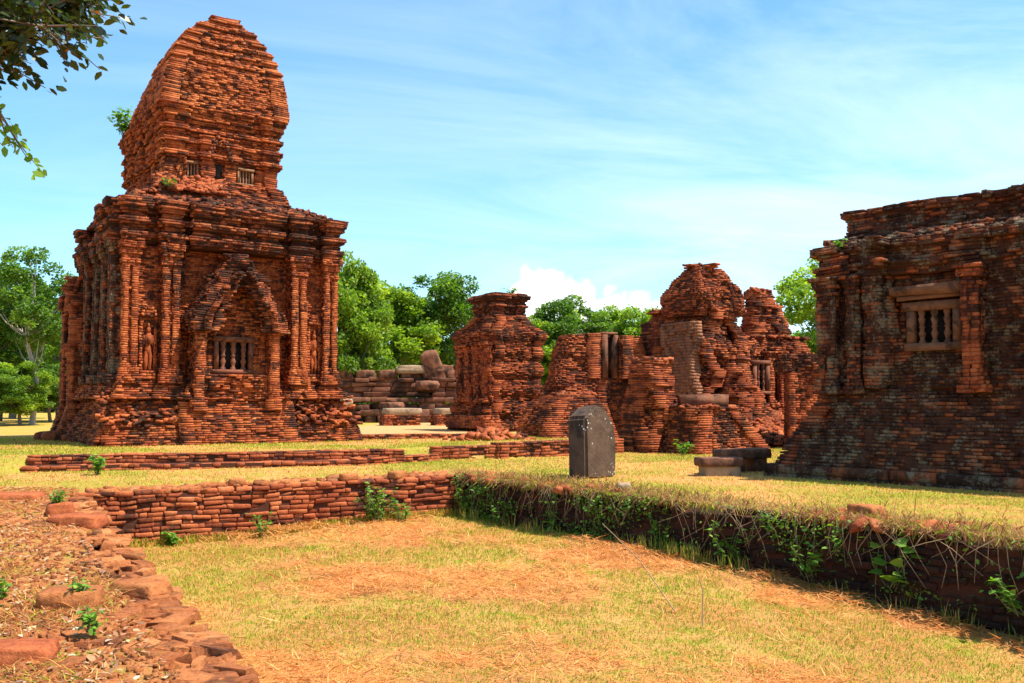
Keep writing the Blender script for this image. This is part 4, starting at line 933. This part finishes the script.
for (px, Yd, k, sc, rz, sq, lab) in [
    (-14, 44, 1, .74, .3, 1.0, 'dark tree at the extreme left edge of the photo'),
    (34, 42, 3, .70, 1.1, 1.05, 'tree with bare pale trunk beside the left side of the big tower'),
    (14, 56, 1, .90, 2.0, 1.05, 'dense tree behind the pale trunked tree at the left'),
    (22, 41, 0, .40, 4.0, .8, 'low shrubby tree under the pale trunked tree at the left'),
    (-6, 40, 1, .36, 1.0, .8, 'low dark bushy tree at the left edge near the ground'),
    (348, 49, 0, .62, 2.2, 1.62, 'slim tall tree whose top twigs show beside the cornice of the big tower'),
    (52, 47, 1, .38, 5.0, .8, 'low dark bushy tree between the pale trunk and the big tower'),
    (2, 49, 1, .45, 3.0, .75, 'wide low bushy tree behind the left shrubs'),
    (60, 50, 0, .70, 2.8, 1.0, 'bright tree touching the vestibule of the big tower'),
    (338, 50, 0, .86, .5, 1.12, 'tallest bright tree rising right beside the big tower, behind its right corner'),
    (385, 54, 0, .92, 1.9, .98, 'broad light green tree behind the dark stone ruin, left part'),
    (436, 57, 1, .90, 3.4, 1.02, 'dark rounded tree behind the leaning standing stone'),
    (474, 64, 1, .72, 4.3, .9, 'low dark tree just left of the small shrine'),
    (540, 72, 0, .88, .9, .98, 'tree just right of the small shrine'),
    (572, 74, 1, .98, 2.2, .98, 'dark tree above the broken wall end'),
    (604, 78, 0, 1.06, 3.0, .96, 'light green tree above the stone doorway'),
    (640, 76, 2, 1.22, 5.0, .95, 'tree between the doorway and the rounded tower head'),
    (836, 52, 0, 1.06, 1.3, 1.0, 'bright tree between the pointed ruin and the dark hall'),
    (872, 60, 1, 1.10, 2.3, .98, 'dark tree behind the left corner of the hall')]:
    tree(lab, at(px, Yd), Yd, k, sc, rz, sq)
# far wood behind everything, one mass
def far_wood():
    V = []; T = []; r = np.random.default_rng(99)
    for i in range(420):
        a = r.uniform(R(35), R(145)); d = r.uniform(92, 120); c = np.array([math.cos(a) * d, math.sin(a) * d, TZ]); hh = r.uniform(5.5, 8.5) * (.9 if d < 100 else 1.05)
        k = 220; p = r.normal(0, 1, (k, 3)); p /= np.linalg.norm(p, axis=1)[:, None]; p *= (r.uniform(.3, 1, k) ** .4)[:, None] * np.array([3.4, 3.4, hh / 2]); V.append(c + p + np.array([0, 0, hh / 2])); T.append(np.clip(r.normal(.4 + r.normal(0, .12), .15, k), 0, 1))
    P = np.concatenate(V); LV, LF = leaves(P, .85, .4, r, QUAD)
    return new_mesh('wood', LV, LF.ravel(), np.arange(len(LF)) * 4, {'tint': ('FLOAT', np.concatenate(T))})
tag(link('distant_wood', far_wood(), M_LEAFD), 'far wood closing the horizon behind the ruins', 'wood', kind='stuff')

# near tree whose branch hangs into the top left corner
NT = thing('overhanging_tree', 'near tree whose dark leafy branch hangs into the top left corner', 'tree', (-6.4, 6.2, LZ - .05))
a = Acc(); a.tube([(0, 0, 0), (.1, .05, 1.5), (.05, 0, 3.0), (.3, .1, 4.4), (.8, .1, 5.6)], [.16, .14, .12, .09, .05], 10)
a.build('trunk', M_BARK, NT, True)
def bough(limbs, seed, n_tw, leafsz, lt, spread=(.5, .5, .3), drop=.0):
    r = np.random.default_rng(seed); a = Acc(); P = []; D = []
    for (pts, rad) in limbs:
        pts = np.array(pts, float); a.tube(pts, np.linspace(rad, rad * .25, len(pts)), 6)
        d = np.r_[0, np.cumsum(np.linalg.norm(np.diff(pts, axis=0), axis=1))]
        for i in range(n_tw):
            s = d[-1] * r.uniform(.25, 1.0); p = np.array([np.interp(s, d, pts[:, k]) for k in range(3)]); dr = r.normal(0, 1, 3) * np.array(spread); dr[2] -= drop
            q = p + dr; m_ = (p + q) / 2 + r.normal(0, .03, 3); a.tube([p, m_, q], [.008, .006, .003], 4)
            for k in range(14):
                f = r.uniform(.25, 1.05); P.append(p + dr * f + r.normal(0, .03, 3)); D.append(dr / (np.linalg.norm(dr) + 1e-6) + r.normal(0, .5, 3))
    P = np.array(P); D = np.array(D); LV, LF = leaves(P, leafsz, .35, r, LEAF, dirs=D)
    t = np.clip(r.normal(lt, .2, len(P)), 0, .93); t[r.uniform(0, 1, len(P)) < .012] = 1
    return a, new_mesh('leaves', LV, LF.ravel(), np.arange(len(LF)) * 6, {'tint': ('FLOAT', t)})
a, lm = bough([([(.1, 0, 3.0), (1.0, -.1, 3.7), (2.1, -.15, 4.0), (2.7, -.2, 4.05), (3.25, -.2, 4.02)], .05), ([(.6, 0, 5.0), (1.6, .2, 4.9), (2.7, .2, 4.4), (3.4, .1, 4.32)], .05), ([(.3, 0, 4.4), (1.3, -.4, 4.3), (2.3, -.3, 4.1), (2.8, -.1, 3.9)], .04)], 7, 290, .082, .38, (.2, .35, .13), .02)
a.build('branch', M_BARK, NT, True); link('leaves', lm, M_LEAFN, NT)
a, lm = bough([([(.05, 0, 2.4), (1.2, .1, 3.1), (2.3, .1, 3.4), (2.8, .1, 3.55)], .03)], 8, 90, .075, .75, (.12, .3, .24), .05)
a.build('branch', M_BARK, NT, True); link('leaves', lm, M_LEAFY, NT)

# ------------------------------------------------------------------ plants
def plant(name, label, cat, loc, seed, stems=6, hgt=.4, leafsz=.09, spread=.25, lps=9, mat=None, hang=0, group=None, shape=LEAF):
    r = np.random.default_rng(seed); t = thing(name, label, cat, loc, 0, group); a = Acc(); P = []; D = []
    for i in range(stems):
        an = r.uniform(0, 2 * np.pi); e = np.array([math.cos(an) * spread * r.uniform(.3, 1), math.sin(an) * spread * r.uniform(.3, 1), hgt * r.uniform(.55, 1.05) if not hang else -hang * r.uniform(.4, 1)])
        s0 = np.array([r.normal(0, spread * .15), r.normal(0, spread * .15), 0]); m_ = s0 + e * .5 + r.normal(0, .03, 3)
        a.tube([s0, m_, s0 + e], [.006, .005, .002], 4)
        for k in range(lps):
            f = r.uniform(.2, 1); q = s0 + e * f + r.normal(0, .012, 3); P.append(q); D.append(r.normal(0, 1, 3) * np.array([1, 1, .3]) + np.array([0, 0, .2]))
    P = np.array(P); LV, LF = leaves(P, leafsz, .6, r, shape, dirs=np.array(D))
    a.build('stem', M_STEM, t); link('leaves', new_mesh('leaves', LV, LF.ravel(), np.arange(len(LF)) * len(shape), {'tint': ('FLOAT', np.clip(r.normal(.55, .22, len(P)), 0, 1))}), mat or M_LEAFY, t)
    return t
HEART = np.array([[0, 0, 0], [.35, -.08, .04], [.48, .25, .04], [.3, .65, .02], [0, 1, -.08], [-.3, .65, .02], [-.48, .25, .04], [-.35, -.08, .04]])
def on_wall(fr, z, out_=.06):
    p = PF + PRd * fr; n = np.array([-dR[1], dR[0]]) * -1; n = np.array([dR[1], -dR[0]]); return (p[0] + n[0] * out_, p[1] + n[1] * out_, z)
for i, (fr, z, st, h, ls, sp_, lab) in enumerate([
    (.03, .05, 12, .75, .10, .32, 'leafy green climber filling the far corner of the sunken lawn'),
    (.15, .05, 7, .45, .09, .3, 'low weed at the foot of the overgrown wall near its far corner'),
    (.27, .05, 9, .65, .09, .25, 'tall leafy weed on the overgrown wall below the stele'),
    (.50, .05, 8, .55, .10, .3, 'leafy weed halfway along the foot of the overgrown wall'),
    (.62, .05, 7, .5, .10, .3, 'low broad weed on the overgrown wall beyond its middle'),
    (.74, .05, 8, .4, .10, .3, 'weed cluster left of the big heart leaved plant'),
    (.98, .05, 9, .4, .12, .35, 'grassy weed clump at the foot of the wall by the right edge')]):
    plant('weed', lab, 'weed', on_wall(fr, z), 300 + i, st, h, ls, sp_, 8)
plant('heart_leaf_plant', 'broad heart shaped green leaves in front of the dark shaded wall at right', 'weed', on_wall(.845, .1, .12), 320, 6, .62, .15, .34, 4, shape=HEART)
for i, (fr, h, lab) in enumerate([(.07, .5, 'trailing vine hanging over the wall near its far corner'), (.38, .5, 'thin vine hanging down the dark wall right of the stele'), (.68, .45, 'leafy vine spilling over the wall lip under the hall'), (.78, .6, 'vine trailing over the wall lip left of the heart leaved plant'), (1.02, .6, 'hanging vine with pale leaves at the right edge')]):
    plant('vine', lab, 'vine', on_wall(fr, LZ + .03, .02), 330 + i, 9, .1, .075, .35, 10, hang=h)
for i, (x, y, z, h, ls, lab, st) in enumerate([
    (-8.05, 17.75, LZ, .36, .10, 'bright leafy sapling growing from the long steps below the big tower', 10),
    (-5.35, 14.45, .02, .28, .10, 'low bright weed at the left foot of the sunlit retaining wall', 7),
    (-4.1, 15.15, .02, .36, .08, 'spindly weed against the middle of the sunlit retaining wall', 5),
    (-2.4, 16.15, .02, .6, .09, 'tall bushy weed against the sunlit wall, left of its far corner', 14),
    (-1.95, 16.3, .02, .35, .08, 'small weed beside the tall bushy weed', 7),
    (-5.75, 11.6, .88, .16, .06, 'grass tuft sprouting over the round dark stone', 9),
    (-3.0, 6.45, .8, .14, .05, 'small green weed on the foreground ledge beside the orange lump', 8),
    (-3.6, 6.5, .8, .13, .05, 'small green weed left of the orange lump', 6),
    (-2.55, 5.6, .8, .13, .05, 'tiny green weed near the bottom of the ledge', 6),
    (-3.28, 4.95, .6, .4, .07, 'dark leafy weed in the extreme lower left corner', 16)]):
    plant('weed', lab, 'weed', (x, y, z if z > .3 else float(gh(np.array([x]), np.array([y]))[0])), 350 + i, int(st * 1.5), h * 1.15, ls, h * .6, 9)
def local(T_, p):
    c, s_ = math.cos(T_.rotation_euler[2]), math.sin(T_.rotation_euler[2]); l = T_.location
    return (l[0] + p[0] * c - p[1] * s_, l[1] + p[0] * s_ + p[1] * c, l[2] + p[2])
plant('bush', 'bright green bush growing from the shaded cornice of the big tower roof', 'bush', local(MT, (1.5, 5.1, 9.15)), 370, 18, .9, .14, .4, 14)
plant('weed', 'small weed on the ruined terrace below the upper storey', 'weed', local(MT, (1.75, .85, 6.75)), 371, 8, .3, .09, .2, 8)
plant('weed', 'small bright fern on the upper left cornice of the dark hall', 'weed', local(RT, (1.2, .45, 4.3)), 372, 9, .22, .07, .18, 10)
plant('weed', 'small shrub on the flat cap of the small shrine', 'weed', local(CS, (1.7, 1.2, 5.2)), 373, 10, .35, .12, .3, 9)
plant('weed', 'green tuft on the back shoulder of the windowed ruin tower', 'weed', local(r5, (2.3, .4, 3.55)), 374, 8, .3, .1, .25, 8)
plant('weed', 'green weed at the crack between ragged stump and platform', 'weed', (4.55, 24.2, LZ), 375, 9, .4, .12, .25, 8)
# dry twigs standing in the lawn and on the wall lip
for i, (p0, p1, lab) in enumerate([((1.85, 9.0, 0), (1.82, 9.1, .55), 'upright pale dry stalk in the middle of the lawn'), ((1.7, 9.6, .0), (1.1, 11.2, .7), 'bent dry stalk leaning across the overgrown wall')]):
    a = Acc(); p0 = np.array(p0); p1 = np.array(p1); a.tube([p0, (p0 + p1) / 2 + np.array([.04, .02, .05]), p1], [.008, .006, .003], 5); tag(a.build('dry_stalk', M_TWIG), lab, 'twig')

# ------------------------------------------------------------------ grass, straw, litter (uncountable)
def blades(name, x, y, z, hgt, wid, lean, col, mat=M_GRASS, r=None):
    """triangular blades; lean is horizontal reach of the tip"""
    r = r or rng; n = len(x); an = r.uniform(0, 2 * np.pi, n); bn = an + np.pi / 2 + r.normal(0, .5, n)
    B = np.stack([x, y, z], 1); w = np.stack([np.cos(bn), np.sin(bn), np.zeros(n)], 1) * (wid / 2)[:, None]
    tip = B + np.stack([np.cos(an) * lean, np.sin(an) * lean, hgt], 1); mid = B + (tip - B) * .5 + np.stack([np.zeros(n)] * 2 + [hgt * .14], 1)
    V = np.stack([B - w, B + w, mid + w * .8, tip, mid - w * .8], 1).reshape(-1, 3); F = np.arange(n * 5)
    c = np.c_[col, np.ones(n)]
    return link(name, new_mesh(name, V, F, np.arange(n) * 5, {'col': ('FLOAT_COLOR', c)}), mat)
def pal(n, stops, r): 
    s = np.array(stops); i = r.integers(0, len(s), n); j = r.integers(0, len(s), n); f = r.uniform(0, 1, (n, 1)); return (s[i] * f + s[j] * (1 - f)) * r.uniform(.8, 1.15, (n, 1))
GREEN = [(.28, .38, .02), (.42, .45, .025), (.19, .26, .015), (.56, .46, .05)]
STRAW = [(.80, .38, .10), (.70, .27, .075), (.84, .50, .18), (.52, .18, .05), (.78, .33, .10)]
r = np.random.default_rng(500)
def pit_pts(n, ymin=4.5):
    y = ymin + (17.2 - ymin) * r.uniform(0, 1, n) ** 1.55; x = r.uniform(-7.5, 9.5, n); k = (pit_sd(x, y) > .02) & (abs(x / y) < .68); return x[k], y[k]
x, y = pit_pts(420000); g = fbm2(x, y, .55, 77, 4) + .35 * (fbm2(x, y, 3., 78) - .5); keep = r.uniform(0, 1, len(x)) < np.clip((g - .41) * 7, .05, 1); x, y = x[keep], y[keep]
n = len(x); s = .6 + .04 * y
o = blades('lawn_grass', x, y, gh(x, y) - .005, r.uniform(.015, .05, n) * s, .006 * s * r.uniform(.7, 1.4, n), r.uniform(0, .04, n), pal(n, GREEN, r), r=r)
tag(o, 'short green and yellowing grass of the sunken lawn', 'grass', kind='stuff')
x, y = pit_pts(330000); g = fbm2(x, y, .55, 77, 4); keep = r.uniform(0, 1, len(x)) < np.clip(.95 - (g - .38) * 6.5, .06, 1); x, y = x[keep], y[keep]; n = len(x); s = .6 + .05 * y
z = gh(x, y) + r.uniform(0, .03, n) + .09 * np.clip((fbm2(x, y, 1.3, 88, 3) - .50) * 5, 0, 1)
o = blades('dry_straw', x, y, z, r.normal(.005, .03, n), .006 * s * r.uniform(.6, 1.5, n), r.uniform(.05, .26, n), pal(n, STRAW, r), r=r)
tag(o, 'cut dry straw lying over the sunken lawn', 'straw', kind='stuff')
# court and terrace grass
n0 = 330000; y = 8.5 + 20 * r.uniform(0, 1, n0) ** 1.2; x = r.uniform(-.62, .62, n0) * y; sd = pit_sd(x, y); edge = PE[0] + (PL[0] - PE[0]) * (y - PE[1]) / (PL[1] - PE[1])
keep = (sd < -.35) & ~((x < edge + .2) & (y < 15.4) & (r.uniform(0, 1, n0) > .10)); g = fbm2(x, y, .5, 91, 4); lip = np.exp(-((sd + .7) / .55) ** 2)
keep &= r.uniform(0, 1, n0) < np.clip((g - .3) * 3, .25, 1) * (1 - .6 * lip * (x > -1.3))
x, y, g, lip = x[keep], y[keep], g[keep], lip[keep]; n = len(x); s = .5 + .04 * y
c = pal(n, GREEN + [(.50, .38, .08)], r); dry = r.uniform(0, 1, n) < np.clip(.42 - (g - .5) * 5 + lip * .4, .04, .96); c[dry] = pal(int(dry.sum()), STRAW, r)
o = blades('court_grass', x, y, gh(x, y) - .004, r.uniform(.012, .04, n) * s, .009 * s * r.uniform(.7, 1.4, n), r.uniform(0, .06, n) * (1 + lip), c, r=r)
tag(o, 'yellow green grass of the upper court and terrace', 'grass', kind='stuff')
# shaggy dry lip over the right wall, plus green fringe at its foot
n = 34000; f = r.uniform(-.02, 1.35, n); back = r.exponential(.34, n); nR = np.array([dR[1], -dR[0]])
x = PF[0] + PRd[0] * f - nR[0] * (back - .06); y = PF[1] + PRd[1] * f - nR[1] * (back - .06)
dens = fbm2(f * 8, f * 0, 1.0, 93, 3); kk = r.uniform(0, 1, n) < np.clip((dens - .25) * 3, .2, 1); x, y, back = x[kk], y[kk], back[kk]; n = len(x)
c = pal(n, [(.55, .30, .10), (.35, .14, .06), (.25, .10, .05), (.48, .22, .08), (.62, .4, .16)], r) * .85; gr = r.uniform(0, 1, n) < .24; c[gr] = pal(int(gr.sum()), GREEN, r)
o = blades('lip_grass', x, y, LZ + .02 + r.uniform(0, .05, n), r.normal(.01, .05, n) - np.clip(.12 - back, 0, 1) * .9, .008 * r.uniform(.7, 1.6, n), r.uniform(.03, .13, n), c, r=r)
tag(o, 'shaggy dry grass hanging over the lip of the overgrown wall', 'grass', kind='stuff')
n = 5200; f = r.uniform(0, 1.3, n); d_ = r.uniform(.02, .3, n); x = PF[0] + PRd[0] * f + nR[0] * d_; y = PF[1] + PRd[1] * f + nR[1] * d_
cl = fbm2(f * 14, f * 0, 1, 95, 3); kk = r.uniform(0, 1, n) < np.clip((cl - .5) * 6, .04, 1); x, y = x[kk], y[kk]; n = len(x)
o = blades('fringe_grass', x, y, gh(x, y), r.uniform(.06, .26, n), .010 * r.uniform(.7, 1.6, n), r.uniform(.01, .1, n), pal(n, [(.10, .2, .02), (.22, .32, .03), (.42, .42, .05), (.7, .42, .14)], r), r=r)
tag(o, 'taller green grass fringe along the foot of the overgrown wall', 'grass', kind='stuff')
n = 2600; f = r.uniform(0, 1, n); d_ = r.uniform(.02, .2, n); x = PL[0] + (PF - PL)[0] * f + nL[0] * d_; y = PL[1] + (PF - PL)[1] * f + nL[1] * d_
o = blades('fringe_grass', x, y, gh(x, y), r.uniform(.04, .16, n), .010 * r.uniform(.7, 1.4, n), r.uniform(.01, .08, n), pal(n, GREEN + STRAW[:2], r), r=r)
tag(o, 'sparse grass fringe along the foot of the sunlit wall', 'grass', kind='stuff')
# creeper leaves and roots spread over the shaded wall face
n = 15000; f = r.uniform(-.03, 1.35, n); zz = r.uniform(.02, LZ + .06, n); cl = fbm2(f * 11, zz * 2.2, 1, 98, 4); kk = r.uniform(0, 1, n) < np.clip((cl - .485) * 6 + .5 * (f < .12), .03, 1); f, zz = f[kk], zz[kk]; n = len(f)
d_ = r.uniform(.0, .14, n); P = np.stack([PF[0] + PRd[0] * f + nR[0] * d_, PF[1] + PRd[1] * f + nR[1] * d_, zz], 1)
LV, LF = leaves(P, r.uniform(.02, .065, n), .4, r, LEAF)
tag(link('creeper', new_mesh('creeper', LV, LF.ravel(), np.arange(n) * 6, {'tint': ('FLOAT', np.clip(r.normal(.5, .25, n), 0, 1))}), M_LEAFY), 'small creeper leaves matted over the shaded overgrown wall', 'creeper', kind='stuff')
a = Acc()
for i in range(170):
    f0 = r.uniform(0, 1.3); L_ = r.uniform(.15, .6); zt = LZ + r.uniform(-.05, .06); p = np.array([PF[0] + PRd[0] * f0 + nR[0] * .05, PF[1] + PRd[1] * f0 + nR[1] * .05, zt]); sl = r.normal(0, .25)
    q = p + np.array([dR[0] * sl + nR[0] * r.uniform(.02, .15), dR[1] * sl + nR[1] * r.uniform(.02, .15), -L_]); a.tube([p, (p + q) / 2 + r.normal(0, .04, 3), q], [.005, .004, .002], 4)
tag(a.build('dry_roots', M_TWIG), 'thin dry roots and stems hanging over the shaded wall', 'roots', kind='stuff')
# ledge litter: dry leaves, straw, crumbs
def ledge_pts(n):
    y = 3.4 + 11.8 * r.uniform(0, 1, n) ** 1.7; e = PE[0] + (PL[0] - PE[0]) * (y - PE[1]) / (PL[1] - PE[1]); x = e - .05 - r.uniform(0, 1, n) * 5.5; k = x / y > -.62; return x[k], y[k]
x, y = ledge_pts(7500); n = len(x); P = np.stack([x, y, gh(x, y) + r.uniform(.005, .045, n)], 1)
LV, LF = leaves(P, r.uniform(.02, .075, n), .85, r, LEAF, dirs=np.c_[r.normal(0, 1, (n, 2)), np.zeros(n)])
c = pal(n, [(.50, .38, .27), (.36, .20, .10), (.50, .32, .15), (.22, .11, .06), (.45, .22, .10), (.52, .34, .2), (.34, .15, .07)], r)
tag(link('fallen_leaves', new_mesh('fallen_leaves', LV, LF.ravel(), np.arange(n) * 6, {'col': ('FLOAT_COLOR', np.c_[c, np.ones(n)])}), M_LITTER), 'pale dry leaves scattered over the brick ledge', 'leaf litter', kind='stuff')
x, y = ledge_pts(95000); g = fbm2(x, y, 1.3, 97, 3); kk = r.uniform(0, 1, len(x)) < np.clip((g - .4) * 4, .08, 1); x, y = x[kk], y[kk]; n = len(x)
c = pal(n, STRAW + [(.35, .18, .08), (.3, .15, .06)], r) * .85; gr = r.uniform(0, 1, n) < .16; c[gr] = pal(int(gr.sum()), GREEN, r)
o = blades('ledge_straw', x, y, gh(x, y) + r.uniform(0, .03, n), r.normal(.012, .02, n), .005 * r.uniform(.7, 1.6, n), r.uniform(.03, .14, n), c, r=r)
tag(o, 'dry straw and thin grass over the brick ledge', 'straw', kind='stuff')
x, y = ledge_pts(16000); rb = Bricks(510, jit=.004, warp=0); rb.loose(x, y, gh(x, y) - .003, (.045, .035, .025), .3); o = rb.build('brick_crumbs', M_LEDGE); tag(o, 'brick crumbs and gravel on the ledge', 'gravel', kind='stuff')
